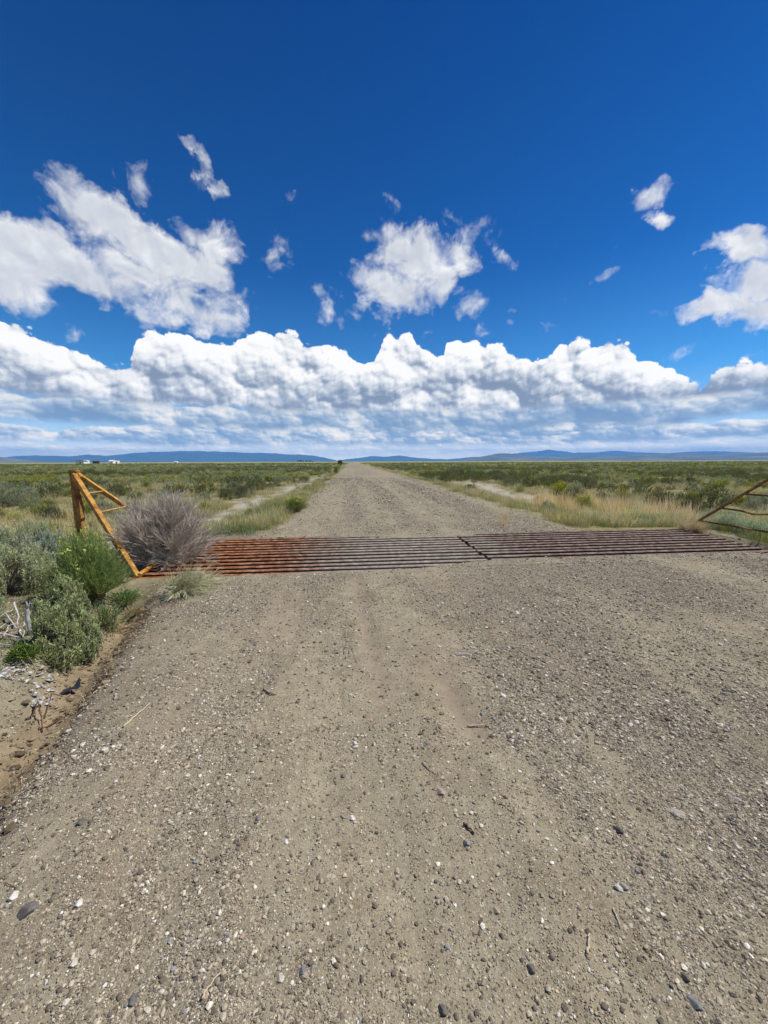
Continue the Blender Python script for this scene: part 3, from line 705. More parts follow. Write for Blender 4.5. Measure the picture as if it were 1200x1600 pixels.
# ------------------------------------------------------------------ plants
class Geo:
    def __init__(s): s.V, s.F, s.C, s.n = [], [], [], 0
    def add(s, V, F, C):
        s.V.append(V); s.F.append(F+s.n); s.C.append(C); s.n += len(V)
    def blades(s, P, D, L, W, cb, ct, rng, droop=0.0, side=None):
        """thin two-piece leaves: P base, D direction, L length, W width, colours base and tip"""
        n = len(P); L = np.broadcast_to(L, (n,))[:, None]; W = np.broadcast_to(W, (n,))[:, None]
        D = D/np.linalg.norm(D, axis=1, keepdims=True)
        if side is None: side = rng.normal(size=(n, 3))
        S_ = np.cross(D, side); S_ /= np.linalg.norm(S_, axis=1, keepdims=True)+1e-9
        M = P + D*L*0.55; T = P + D*L + np.array([0, 0, -1.0])*droop*L
        V = np.stack([P-S_*W*.35, P+S_*W*.35, M-S_*W*.5, M+S_*W*.5, T], 1).reshape(-1, 3)
        F = np.array([[0, 1, 3], [0, 3, 2], [2, 3, 4]])[None]+(np.arange(n)*5)[:, None, None]
        cb = np.broadcast_to(cb, (n, 3)); ct = np.broadcast_to(ct, (n, 3)); cm = (cb+ct)/2
        C = np.stack([cb, cb, cm, cm, ct], 1).reshape(-1, 3)
        s.add(V, F.reshape(-1, 3), C)
    def twigs(s, P, Q, w0, w1, c, rng):
        """straight three-sided twigs from P to Q"""
        n = len(P); D = Q-P; S_ = np.cross(D, rng.normal(size=(n, 3))); S_ /= np.linalg.norm(S_, axis=1, keepdims=True)+1e-9
        T_ = np.cross(D, S_); T_ /= np.linalg.norm(T_, axis=1, keepdims=True)+1e-9
        w0 = np.broadcast_to(w0, (n,))[:, None]; w1 = np.broadcast_to(w1, (n,))[:, None]
        ring = lambda B, w: [B+S_*w, B+(-.5*S_+.87*T_)*w, B+(-.5*S_-.87*T_)*w]
        V = np.stack(ring(P, w0)+ring(Q, w1), 1).reshape(-1, 3)
        f = []
        for k in range(3):
            j = (k+1) % 3; f += [[k, j, j+3], [k, j+3, k+3]]
        F = np.array(f)[None]+(np.arange(n)*6)[:, None, None]
        c = np.broadcast_to(c, (n, 3)); s.add(V, F.reshape(-1, 3), np.repeat(c, 6, 0))
    def mesh(s, name, mat):
        return mesh_from(name, np.concatenate(s.V), np.concatenate(s.F), mat, np.clip(np.concatenate(s.C), 0.004, 1))
def plant_mat(name, trans=0.4, rough=0.75, hue=0.483):
    m, nt, b = new_mat(name, rough, 0.25)
    c = attr(nt, 'col'); oi = nt.nodes.new('ShaderNodeObjectInfo'); r = S(nt, oi.outputs['Random'])
    n = noise(nt, geo_pos(nt), 3.0, 3, 0.6)
    h = nt.nodes.new('ShaderNodeHueSaturation'); put(nt, h.inputs['Color'], c)
    put(nt, h.inputs['Hue'], r*0.03+hue); put(nt, h.inputs['Saturation'], (r*7.3)._m('FRACT')*0.35+0.80)
    put(nt, h.inputs['Value'], (r*13.7)._m('FRACT')*0.60+1.25 + n*0.2)
    c = S(nt, h.outputs[0]); nt.links.new(c.v, b.inputs['Base Color'])
    tr = nt.nodes.new('ShaderNodeBsdfTranslucent'); nt.links.new(c.v, tr.inputs[0])
    mx = nt.nodes.new('ShaderNodeMixShader'); mx.inputs[0].default_value = trans
    nt.links.new(b.outputs[0], mx.inputs[1]); nt.links.new(tr.outputs[0], mx.inputs[2])
    nt.links.new(mx.outputs[0], nt.nodes['Material Output'].inputs[0])
    return m
LEAF = plant_mat('leaves'); WOODY = plant_mat('dry_twigs', 0.08, 0.85, 0.497)

def dome_dirs(n, rng, spread=1.0, zmin=0.0):
    z = rng.uniform(zmin, 1, n)**0.8; a = rng.uniform(0, 2*math.pi, n); r = np.sqrt(1-z*z)*spread
    return np.stack([r*np.cos(a), r*np.sin(a), z], 1)
def lumpy(D, seed, amp=0.35, f=2.3):
    return 1-amp*fbm(D[:, 0]*f+7, D[:, 1]*f+D[:, 2]*f*1.3+3, seed, 3)
def sage(seed, sprays=420, leaves=14, w=0.5, h=0.6, c0=(0.09, 0.11, 0.055), c1=(0.28, 0.32, 0.19), c2=None, lw=0.010, ll=0.045, flat=0.0, spray=0.16, stems=40, upright=0.8):
    """woody shrub: many upright leafy sprays over a dark twiggy inside"""
    rng = np.random.default_rng(seed); g = Geo(); gs = Geo()
    D = dome_dirs(sprays, rng, 1.0, flat); R = lumpy(D, seed, 0.45)*rng.uniform(.78, 1.06, sprays)
    tip = D*np.array([w, w, h])*R[:, None]
    # drop the lumps onto a few sub-crowns for an uneven outline
    k = 7; cc = dome_dirs(k, rng, 0.9, 0.2)*np.array([w, w, h])*rng.uniform(0.65, 1.0, (k, 1))
    near = np.argmin(((tip[:, None]-cc[None])**2).sum(-1), 1)
    tip = tip*0.72 + cc[near]*0.28*rng.uniform(.8, 1.25, k)[near][:, None]
    up = np.stack([D[:, 0]*(1-upright)+rng.normal(0, .18, sprays), D[:, 1]*(1-upright)+rng.normal(0, .18, sprays), np.full(sprays, upright)+0.2], 1)
    up /= np.linalg.norm(up, axis=1, keepdims=True)
    Ls = spray*rng.uniform(.6, 1.25, sprays); base = tip-up*Ls[:, None]
    base[:, 2] = np.maximum(base[:, 2], 0.005)
    c0, c1 = np.array(c0), np.array(c1); c2 = c1*1.25 if c2 is None else np.array(c2)
    tone = rng.uniform(.75, 1.2, (sprays, 1))
    g.blades(base, up, Ls, 0.006, (0.10, 0.085, 0.06), (0.13, 0.12, 0.08), rng)
    if leaves:
        t = rng.uniform(0.05, 1.0, (sprays, leaves)); B = base[:, None]+up[:, None]*(Ls[:, None]*t)[..., None]
        d = up[:, None]*1.1+rng.normal(0, .55, (sprays, leaves, 3))
        cB = (c0*tone)[:, None]*np.ones((1, leaves, 1)); cT = (c1*tone)[:, None]*(1-t[..., None]) + (c2*tone)[:, None]*t[..., None]
        g.blades(B.reshape(-1, 3), d.reshape(-1, 3), rng.uniform(.6, 1.3, sprays*leaves)*ll, rng.uniform(.7, 1.3, sprays*leaves)*lw,
                 (cB*0.5+cT*0.5).reshape(-1, 3), cT.reshape(-1, 3), rng)
    if stems:
        idx = rng.integers(0, sprays, stems); P0 = rng.normal(0, .02, (stems, 3)); P0[:, 2] = 0
        mid = base[idx]*np.array([.45, .45, .5])+rng.normal(0, .02, (stems, 3))
        gs.twigs(P0, mid, 0.010, 0.006, (0.13, 0.11, 0.09), rng); gs.twigs(mid, base[idx], 0.006, 0.003, (0.15, 0.125, 0.10), rng)
        m2 = mid[rng.integers(0, stems, stems*3)]; j = rng.integers(0, sprays, stems*3)
        m2 = mid[np.argmin(((base[j][:, None]-mid[None])**2).sum(-1), 1)]
        gs.twigs(m2, base[j], 0.004, 0.0018, (0.15, 0.125, 0.10), rng)
    return g, gs
def broom(seed, stems=900, w=0.5, h=0.75, cb=(0.05, 0.075, 0.018), ct=(0.15, 0.25, 0.045), tipc=(0.42, 0.45, 0.06), tips=0.35, lw=0.0055, leaves=5, fan=0.75):
    """rabbitbrush: fine stems fanning from the root, narrow leaves, small yellow tips"""
    rng = np.random.default_rng(seed); g = Geo(); gs = Geo()
    D = dome_dirs(stems, rng, fan, 0.12); D /= np.linalg.norm(D, axis=1, keepdims=True)
    R = lumpy(D, seed, 0.5, 2.8)*rng.uniform(.72, 1.08, stems)
    tip = D*np.array([w, w, h])*R[:, None]; root = rng.normal(0, .05, (stems, 3))*np.array([1, 1, 0])
    mid = root+(tip-root)*0.55; mid[:, :2] *= 0.86; mid[:, 2] *= 1.0
    cb, ct, tipc = map(np.array, (cb, ct, tipc)); tone = rng.uniform(.7, 1.25, (stems, 1))
    gs.twigs(root, mid, 0.003, 0.0018, (0.14, 0.125, 0.06), rng)
    g.blades(mid, tip-mid, np.linalg.norm(tip-mid, axis=1), lw*0.8, cb*tone*1.3, ct*tone, rng)
    if leaves:
        t = rng.uniform(0.0, 1.0, (stems, leaves, 1)); B = mid[:, None]+(tip-mid)[:, None]*t
        dd = (tip-mid)[:, None]/np.linalg.norm(tip-mid, axis=1)[:, None, None]+rng.normal(0, .35, (stems, leaves, 3))+np.array([0, 0, .35])
        k = stems*leaves
        g.blades(B.reshape(-1, 3), dd.reshape(-1, 3), rng.uniform(.05, .11, k)*h, lw, np.repeat(cb*tone*1.2, leaves, 0), np.repeat(ct*tone, leaves, 0), rng)
    f = rng.uniform(0, 1, stems) < tips*sst(tip[:, 2]/h, 0.35, 0.8)
    if f.sum():
        for q in range(3):
            B = tip[f]+rng.normal(0, .006, (f.sum(), 3))
            g.blades(B, rng.normal(0, .6, (f.sum(), 3))+np.array([0, 0, 1.0]), 0.028, 0.014, tipc*0.8, tipc, rng)
    return g, gs
def grass(seed, n=60, r=0.09, h=0.4, cb=(0.09, 0.10, 0.03), ct=(0.20, 0.20, 0.06), w=0.006, lean=0.3):
    rng = np.random.default_rng(seed); g = Geo()
    P = rng.normal(0, r, (n, 3)); P[:, 2] = -0.01
    D = rng.normal(0, lean, (n, 3)); D[:, 2] = 1; L = h*rng.uniform(.5, 1.15, n)
    tone = rng.uniform(.7, 1.3, (n, 1))
    g.blades(P, D, L, w, np.array(cb)*tone, np.array(ct)*tone, rng, droop=0.12)
    return g
def dead_shrub(seed, w=0.75, h=1.2, main=26, ks=(6, 6, 5), c=(0.285, 0.245, 0.212), flat=False):
    rng = np.random.default_rng(seed); g = Geo()
    if flat: D = np.stack([rng.uniform(.5, 1, main), rng.normal(-.05, .38, main), rng.uniform(.02, .28, main)], 1)
    else: D = dome_dirs(main, rng, 1.0, 0.0)
    L = (np.array([w, w*(.8 if flat else 1), h])*D)*0.46*rng.uniform(.75, 1.1, (main, 1))*(1.0 if flat else (lumpy(D, seed, .5, 1.7)/.8)[:, None])
    P0 = rng.normal(0, .03 if flat else .03+.10*w, (main, 3)); P0[:, 2] = 0; Q = P0+L
    g.twigs(P0, Q, 0.013*w/.75, 0.008*w/.75, np.array(c)*0.75, rng)
    cur, dirn, wd, ln = Q, L/np.linalg.norm(L, axis=1, keepdims=True), 0.0055*w/.75, 0.27
    for lv, k in enumerate(ks):
        n = len(cur)*k; B = np.repeat(cur, k, 0); D_ = np.repeat(dirn, k, 0)
        st = rng.uniform(-.85, 0.02, (n, 1)); B = B+D_*st*(ln*1.3*w/.75)
        D_ = D_+rng.normal(0, .30, (n, 3))+np.array([0, 0, 0.0 if flat else .10]); D_ /= np.linalg.norm(D_, axis=1, keepdims=True)
        L_ = ln*w/.75*rng.uniform(.55, 1.2, (n, 1)); T = B+D_*L_
        T[:, 2] = np.maximum(T[:, 2], 0.01)
        tone = rng.uniform(.65, 1.45, (n, 1))
        g.twigs(B, T, wd, wd*0.55, np.array(c)*tone, rng)
        cur, dirn = T, D_; wd *= 0.55; ln *= 0.72
    return g

def place(px, pyb, pyt, wpx):
    """foot, height and half-width in metres for a plant seen at this spot of the photograph"""
    x, y, z = ground_at(px, pyb); d = ray(px, pyt); t = math.hypot(x, y)/math.hypot(d.x, d.y)
    h = EYE+d.z*t-z; dep = Vector((x, y, z-EYE)).dot(cF)
    return x, y, z, h, wpx/600*dep/2
def shrub_thing(name, label, cat, loc, g, gs, leafname='foliage', rz=0.0, mat=None):
    t = empty(name, loc, label, cat, rz=rz)
    link(leafname, g.mesh(leafname, mat or LEAF), t)
    if gs is not None and gs.n: link('stem', gs.mesh('stem', WOODY), t)
    return t
HERO = []
def hero_sage(px, pyb, pyt, wpx, label, seed, **k):
    x, y, z, h, w = place(px, pyb, pyt, wpx); HERO.append((x, y, w))
    a = dict(sprays=800, leaves=22, w=w, h=h, ll=.030, lw=.0065); a.update(k)
    g, gs = sage(seed, **a); shrub_thing('sagebrush', label, 'sagebrush', (x, y, z), g, gs)
def hero_broom(px, pyb, pyt, wpx, label, seed, name='rabbitbrush', **k):
    x, y, z, h, w = place(px, pyb, pyt, wpx); HERO.append((x, y, w))
    a = dict(w=w, h=h); a.update(k)
    g, gs = broom(seed, **a); shrub_thing(name, label, name, (x, y, z), g, gs)
GG = dict(c0=(0.09, 0.115, 0.05), c1=(0.32, 0.345, 0.185))
hero_broom(142, 938, 815, 140, 'bright green rabbitbrush with yellow flecks in front of the orange wing frame', 11, stems=2300, leaves=8, tips=.16, lw=.0042, ct=(0.27, 0.39, 0.075), cb=(.11, .16, .03), tipc=(.55,.62,.08))
hero_sage(8, 932, 812, 190, 'large grey green sagebrush at the left edge beside the bright green rabbitbrush', 12, sprays=1500, **GG)
hero_sage(97, 1001, 900, 104, 'low sagebrush with upright grey green sprays at the edge of the washed out channel', 13, sprays=460, **GG)
hero_sage(85, 905, 805, 120, 'blue grey sagebrush between the fence post and the large sagebrush', 14, sprays=560, c0=(.08, .105, .07), c1=(.24, .29, .215))
hero_broom(38, 1036, 997, 66, 'small leafy green weed between the dead branches and the white flaky rubble', 15, name='green_weed', stems=200, leaves=7, tips=0, ct=(.15, .22, .07), lw=.010)
hero_broom(195, 936, 912, 90, 'low fresh green weeds at the foot of the orange wing frame', 16, name='green_weed', stems=200, leaves=5, tips=0, ct=(.24, .33, .12), lw=.008)
hero_broom(140, 948, 925, 60, 'thin pale green weeds on the bank right of the low sagebrush', 17, name='green_weed', stems=160, leaves=5, tips=0, ct=(.18, .22, .11), lw=.007)
hero_sage(-70, 985, 870, 150, 'grey green sagebrush cut off by the left edge of the picture', 18, sprays=500, **GG)
hero_sage(50, 862, 795, 110, 'pale sagebrush left of the fence post foot', 19, sprays=420, **GG)
hero_broom(462, 800, 768, 52, 'rounded yellow green rabbitbrush on the left verge just past the cattle guard', 20, stems=900, leaves=5, ct=(.22, .27, .03), tipc=(.5, .48, .05), tips=.6)
hero_broom(372, 822, 800, 60, 'low yellow green brush close behind the grey dead bush', 21, stems=500, leaves=5, ct=(.20, .24, .05), tips=.3)
hero_broom(842, 788, 769, 24, 'small rounded green bush on the right verge in front of the sandy strip', 22, stems=500, leaves=5, ct=(.12, .18, .03), tips=.2)
hero_broom(525, 740, 726, 16, 'small dark bush near the roadside on the left far ahead', 23, stems=300, leaves=3, ct=(.10, .14, .04), tips=0)
hero_sage(112, 968, 880, 90, 'grey green sagebrush in the middle of the left thicket below the bright green rabbitbrush', 25, sprays=520, **GG)
hero_sage(128, 990, 935, 64, 'small sagebrush at the lip of the channel right of the low sagebrush', 30, sprays=260, **GG)
hero_sage(150, 900, 842, 90, 'blue grey sagebrush low behind the bright green rabbitbrush', 27, sprays=420, c0=(.08, .105, .07), c1=(.24, .29, .215))
hero_broom(165, 955, 930, 90, 'sparse green weeds on the bank below the wing frame foot', 28, name='green_weed', stems=150, leaves=5, tips=0, ct=(.24, .33, .12), lw=.007)
hero_sage(-30, 900, 808, 140, 'tall grey green sagebrush at the left edge behind the large one', 29, sprays=700, **GG)
for i, (px, b_, t_, w_) in enumerate([(925, 815, 797, 40), (962, 817, 795, 50), (1005, 819, 792, 56), (1045, 820, 789, 60), (1092, 822, 788, 66), (1135, 829, 794, 56), (1172, 838, 800, 56), (1135, 812, 788, 70), (1190, 818, 790, 70), (1215, 850, 806, 60), (985, 812, 796, 46)]):
    x, y, z, h, w = place(px, b_, t_, w_); HERO.append((x, y, w))
    g, gs = sage(40+i, sprays=300, leaves=14, w=w, h=h, c0=(.14, .18, .09), c1=(.34, .43, .25), upright=1.25, spray=.30, lw=.006, ll=.034)
    o = shrub_thing('sagebrush', 'low grey green sagebrush in the row behind the right end of the cattle guard', 'sagebrush', (x, y, z), g, gs); o['group'] = 'sagebrush row behind the right end of the cattle guard'
# the dead grey bush caught against the wing
x, y, z, h, w = place(260, 879, 738, 190); HERO.append((x, y, w)); print('dead bush', x, y, h, w)
g = dead_shrub(31, w*1.02, h*1.12, 52, (6, 7, 6)); t = empty('dead_shrub', (x, y, z), 'large round bush of dead grey twigs caught against the orange wing frame', 'dead bush')
link('twigs', g.mesh('twigs', WOODY), t)
x, y, z, h, w = place(268, 922, 893, 150)
g = dead_shrub(32, 0.62, 0.5, 34, (6, 5, 4), (0.42, 0.38, 0.25), flat=True); t = empty('fallen_twigs', (x, y, z+.02), 'fan of pale dry twigs lying flat on the ground in front of the rusty rails', 'dead twigs', rz=-.12)
link('twigs', g.mesh('twigs', WOODY), t)
x, y, z = ground_at(1082, 840); g = dead_shrub(33, 0.42, 0.20, 40, (6, 5, 3), (0.46, 0.36, 0.20)); t = empty('tumbleweed', (x, y, 0.02), 'small tan clump of dry weed lying on the right section of the rails', 'tumbleweed')
link('twigs', g.mesh('twigs', WOODY), t)

# ---- dead branches and litter on the left bank
m_, nt_, b_ = new_mat('bleached_wood', 0.85, 0.2)
P_ = geo_pos(nt_); n_ = noise(nt_, mapping(nt_, P_, scale=(60, 60, 12)), 1.0, 5, 0.7)
nt_.links.new(ramp(nt_, n_, [(0.3, (0.30, 0.27, 0.25)), (0.55, (0.62, 0.59, 0.56)), (0.8, (0.80, 0.78, 0.74))]).v, b_.inputs['Base Color']); bump(nt_, b_, n_, 0.004, 0.8)
BLEACH = m_
m_, nt_, b_ = new_mat('brown_twig', 0.85, 0.2); b_.inputs['Base Color'].default_value = (0.13, 0.062, 0.045, 1); BROWN = m_
m_, nt_, b_ = new_mat('straw', 0.8, 0.2); b_.inputs['Base Color'].default_value = (0.55, 0.45, 0.30, 1); STRAW = m_
def limb(pxs, heights, rad, mat, name, parent, jit=0.0, seed=0):
    r = random.Random(seed); pts = []
    for (px, py), hh in zip(pxs, heights):
        if hh is None: hh = 0.01
        x, y, z = ground_at(px, py); pts.append(Vector((x, y, z+hh)))
    # subdivide with a little wobble
    out = []
    for a, b2 in zip(pts[:-1], pts[1:]):
        for k in range(4): out.append(a.lerp(b2, k/4)+Vector((r.uniform(-jit, jit), r.uniform(-jit, jit), r.uniform(-jit, jit)*.6)))
    out.append(pts[-1])
    if parent: out = [p-parent.location for p in out]
    return link(name, tube_mesh(name, out, rad, mat, 7), parent)
x, y, z = ground_at(47, 992)
t = empty('dead_stump', (x, y, z), 'upright bleached grey stub of dead wood beside the low sagebrush', 'dead wood')
d0 = ray(50, 940); tt = math.hypot(x, y)/math.hypot(d0.x, d0.y); hs = EYE+d0.z*tt-z
me = tube_mesh('trunk', [(0, 0, -.03), (.005, 0, hs*.25), (-.012, 0.01, hs*.5), (0.0, 0, hs*.75), (.018, 0, hs*.93)], lambda q: .012+.008*math.sin(q*3.0), BLEACH, 7); link('trunk', me, t)
for sx in (-.010, .014):
    link('splinter', tube_mesh('splinter', [(.012, 0, hs*.86), (.016+sx, 0, hs*.97), (.016+sx*1.3, 0, hs*1.05)], lambda q: .010*(1-q*.7), BLEACH, 5), t)
x, y, z = ground_at(20, 990); t = empty('dead_branch', (x, y, z), 'tangle of bleached white dead branches on the bank at the left edge', 'dead branch')
for k, (pp, hh, rr) in enumerate([([(-30, 996), (8, 998), (34, 1003)], (.05, .04, .03), .011), ([(-10, 985), (10, 977), (28, 970)], (.08, .12, .13), .006), ([(24, 966), (30, 975), (29, 985)], (.17, .10, .05), .008),
                                  ([(12, 978), (22, 988), (36, 998)], (.12, .08, .03), .006), ([(8, 1000), (16, 990), (34, 988)], (.04, .08, .08), .005), ([(38, 986), (40, 994), (36, 1000)], (.08, .05, .02), .005),
                                  ([(-20, 1008), (4, 1012), (26, 1012)], (.03, .03, .02), .005), ([(-10, 992), (12, 984), (34, 980)], (.02, .07, .10), .004)]):
    limb(pp, hh, lambda q, rr=rr: rr*(1.1-.6*q), BLEACH, 'branch', t, .006, k)
def twig(pp, rr, mat, label, seed, hh=None, name='twig'):
    hh = hh or [rr+.004]*len(pp); o = limb(pp, hh, lambda q: rr*(1.05-.5*q), mat, name, None, .003, seed)
    return tag(o, label, 'twig')
twig([(193, 1138), (212, 1120), (234, 1101)], .006, STRAW, 'straight pale straw coloured stick on the left of the gravel', 1)
twig([(411, 1079), (420, 1085), (432, 1087)], .006, BROWN, 'curved red brown twig in the left lane', 2)
twig([(731, 1136), (745, 1136), (757, 1135)], .005, STRAW, 'short straw stick across the brown skid mark', 3)
twig([(725, 1288), (733, 1296), (741, 1305)], .005, BROWN, 'dark brown twig above the blue grey round stone', 4)
twig([(315, 1565), (325, 1545), (345, 1523)], .0035, STRAW, 'forked dry straw near the bottom edge', 5)
twig([(958, 1422), (962, 1434), (970, 1452)], .003, STRAW, 'thin dry stalk in the lower right', 6)
twig([(918, 1492), (920, 1477), (921, 1462)], .004, STRAW, 'short yellow stalk beside a small dark hole in the lower right', 7)
twig([(32, 1069), (45, 1063), (54, 1057), (57, 1066), (58, 1079)], .006, BROWN, 'bent red brown twig arching over the washed out channel', 8, [.02, .05, .07, .05, .01])
twig([(60, 1144), (75, 1138), (95, 1124)], .009, BROWN, 'dark root lying along the right side of the channel', 9)
twig([(660, 1192), (672, 1204), (682, 1210)], .0035, STRAW, 'thin straw left above the pinkish stone', 10)
twig([(62, 1065), (80, 1074), (98, 1080)], .004, BROWN, 'long thin twig pointing at the dark plastic scrap', 11)
for k, (cx, cy) in enumerate([(190, 962), (215, 948)]):
    x, y, z = ground_at(cx, cy); g = dead_shrub(60+k, .26, .10, 14, (4, 4), (0.13, 0.085, 0.05), flat=True)
    t = empty('root_tangle', (x, y, z+.01), ['lower', 'upper'][k]+' tangle of brown roots on the bank between the channel and the fan of twigs', 'roots', rz=3.7+k)
    link('twigs', g.mesh('twigs', WOODY), t)
rl = np.random.default_rng(77); g = Geo(); n = 3000
yy = rl.uniform(1.0, 5.4, n); off = np.where(rl.uniform(0, 1, n) < .6, rl.normal(.19, .08, n), rl.normal(-.55, .45, n)); xx = chan(yy)+off
kk = fbm(xx*3, yy*1.6, 88, 3) > .5; xx, yy = xx[kk], yy[kk]; n = len(xx)
P_ = np.stack([xx, yy, height(xx, yy)+.004], 1); D_ = np.stack([rl.normal(-.3, .7, n), rl.normal(1, .5, n), rl.normal(.05, .12, n)], 1)
g.twigs(P_, P_+D_/np.linalg.norm(D_, axis=1, keepdims=True)*rl.uniform(.02, .10, (n, 1)), .0016, .0008, np.array([(.12, .07, .045), (.20, .13, .08), (.38, .30, .19), (.08, .05, .035)])[rl.integers(0, 4, n)], rl)
tag(link('leaf_litter', g.mesh('leaf_litter', WOODY)), 'brown litter of fine twigs washed along the edge of the channel', 'litter', kind='stuff')
# dark plastic scrap
m_, nt_, b_ = new_mat('dark_plastic', 0.45, 0.5); b_.inputs['Base Color'].default_value = (0.030, 0.038, 0.052, 1); PLAST = m_
x, y, z = ground_at(100, 1086)
def sheet(pts, th, mat, name, parent):
    bm = bmesh.new(); vs = [bm.verts.new(p) for p in pts]; f = bm.faces.new(vs)
    r = bmesh.ops.extrude_face_region(bm, geom=[f]); nrm = f.normal.copy() if f.normal.length else Vector((0, 0, 1))
    bmesh.ops.translate(bm, verts=[v for v in r['geom'] if isinstance(v, bmesh.types.BMVert)], vec=Vector((0, 0, th)))
    bmesh.ops.recalc_face_normals(bm, faces=bm.faces); me = bpy.data.meshes.new(name); bm.to_mesh(me); bm.free(); me.materials.append(mat)
    return link(name, me, parent)
t = empty('plastic_scrap', (x, y, z), 'dark blue scrap of plastic with a raised black corner in the washed out channel', 'scrap')
sheet([(-.05, -.035, .01), (.0, -.04, .012), (.055, .01, .02), (.04, .05, .02), (-.02, .03, .012)], .006, PLAST, 'flat_piece', t)
sheet([(.045, .02, .02), (.085, .035, .012), (.095, .055, .025), (.085, .07, .095), (.06, .04, .04)], .005, PLAST, 'raised_corner', t)
# white flaky rubble
m_, nt_, b_ = new_mat('white_flaky_rubble', 0.9, 0.1); P_ = geo_pos(nt_); n_ = noise(nt_, P_, 40.0, 5, 0.75)
nt_.links.new(ramp(nt_, n_, [(0.38, (0.10, 0.095, 0.09)), (0.5, (0.40, 0.385, 0.35)), (0.62, (0.75, 0.74, 0.69))]).v, b_.inputs['Base Color']); bump(nt_, b_, n_, 0.01, 0.9); FLAKE = m_
rr = random.Random(3); V4, F4 = ico(3)
x0, y0, z0 = ground_at(40, 1048); t = empty('rubble_heap', (x0, y0, z0), 'crumbling heap of white and grey flaky rubble at the lip of the channel', 'rubble')
for k in range(110):
    u = rr.random(); x, y, z = ground_at(-8+88*u+rr.uniform(-5, 5), 1062-26*u+rr.uniform(-13, 13)); s = rr.uniform(.008, .032)
    V = V4.copy(); ns = np.random.default_rng(k)
    for _ in range(10):
        n = ns.normal(size=3); n /= np.linalg.norm(n); kk = ns.uniform(.35, .8); dd = V@n; V = V-np.where(dd > kk, dd-kk, 0)[:, None]*n
    V = V*np.array([1.3, .9, .35])*s
    me = mesh_from('flake', V, F4, FLAKE, None, False); o = link('flake', me, t, (x-x0, y-y0, z-z0+s*.25), rr.uniform(0, 6.28)); o.rotation_euler[0] = rr.uniform(-.4, .4)
# ------------------------------------------------------------------ the open plain
def crowd(pts_kind, name, label, cat, srcs, seed, kind_name=None):
    """one ground-cover object: geometry nodes place the plant meshes on points"""
    x, y, s = pts_kind; rng = np.random.default_rng(seed); n = len(x)
    V = np.stack([x, y, height(x, y)-0.02], 1).astype(np.float32)
    me = bpy.data.meshes.new(name); me.vertices.add(n); me.vertices.foreach_set('co', V.ravel())
    for an, arr in (('scl', s), ('rot', rng.uniform(0, 6.283, n))):
        a = me.attributes.new(an, 'FLOAT', 'POINT'); a.data.foreach_set('value', arr.astype(np.float32))
    a = me.attributes.new('pick', 'INT', 'POINT'); a.data.foreach_set('value', rng.integers(0, len(srcs), n).astype(np.int32))
    o = link(name, me)
    tree = bpy.data.node_groups.new(name, 'GeometryNodeTree')
    tree.interface.new_socket('Geometry', in_out='INPUT', socket_type='NodeSocketGeometry')
    tree.interface.new_socket('Geometry', in_out='OUTPUT', socket_type='NodeSocketGeometry')
    N = tree.nodes; L = tree.links; gi = N.new('NodeGroupInput'); go = N.new('NodeGroupOutput')
    iop = N.new('GeometryNodeInstanceOnPoints'); join = N.new('GeometryNodeJoinGeometry')
    for so in reversed(srcs):
        oi = N.new('GeometryNodeObjectInfo'); oi.inputs['Object'].default_value = so; oi.transform_space = 'ORIGINAL'
        gti = N.new('GeometryNodeGeometryToInstance'); L.new(oi.outputs['Geometry'], gti.inputs[0]); L.new(gti.outputs[0], join.inputs[0])
    def na(nm, t):
        a = N.new('GeometryNodeInputNamedAttribute'); a.data_type = t; a.inputs['Name'].default_value = nm; return a.outputs['Attribute']
    L.new(gi.outputs[0], iop.inputs['Points']); L.new(join.outputs[0], iop.inputs['Instance'])
    iop.inputs['Pick Instance'].default_value = True; L.new(na('pick', 'INT'), iop.inputs['Instance Index'])
    cx = N.new('ShaderNodeCombineXYZ'); L.new(na('rot', 'FLOAT'), cx.inputs[2]); L.new(cx.outputs[0], iop.inputs['Rotation'])
    c3 = N.new('ShaderNodeCombineXYZ')
    for i in range(3): L.new(na('scl', 'FLOAT'), c3.inputs[i])
    L.new(c3.outputs[0], iop.inputs['Scale']); L.new(iop.outputs[0], go.inputs[0])
    md = o.modifiers.new('scatter', 'NODES'); md.node_group = tree
    return tag(o, label, cat, kind='stuff')

rng = np.random.default_rng(99)
def in_view(x, y, m=3.0): return (x > -1.02*y - m*0.6) & (x < 1.24*y + m)
def shadow_of_open(x, y):
    """0 where bare: road, sand, verges right by the road, the hero plants"""
    rm = road_mask(x, y); k = (1-sst(rm, .05, .4))
    k = k*(1-np.clip(sand_mask(x, y)*1.3, 0, 1))
    return k
def scatter(y0, y1, dens, f):
    area = (y1-y0)*(1.02*y1+1.24*y1+6); n = int(area*dens)
    y = rng.uniform(y0, y1, n); x = rng.uniform(-1.02*y1-2, 1.24*y1+3, n)
    k = f(x, y)*in_view(x, y); sel = rng.uniform(0, 1, n) < k
    return x[sel], y[sel]
def brush_density(x, y):
    v = shadow_of_open(x, y)
    edge = np.where(x < 0, sst(-2.6-x, 0.0, 2.6), sst(x-6.4, 0.0, 4.5))       # verge is grassy, not brushy
    clump = sst(fbm(x*0.16+5, y*0.16, 201, 4), 0.34, 0.60)
    near_r = 1 - np.exp(-(((x-9)/6)**2+((y-12)/4.5)**2))*0.95                  # pale grass flat on the right
    near_l = 1 - 0.8*(y < 9.5)
    return v*edge*(0.28+0.72*clump)*near_r*near_l
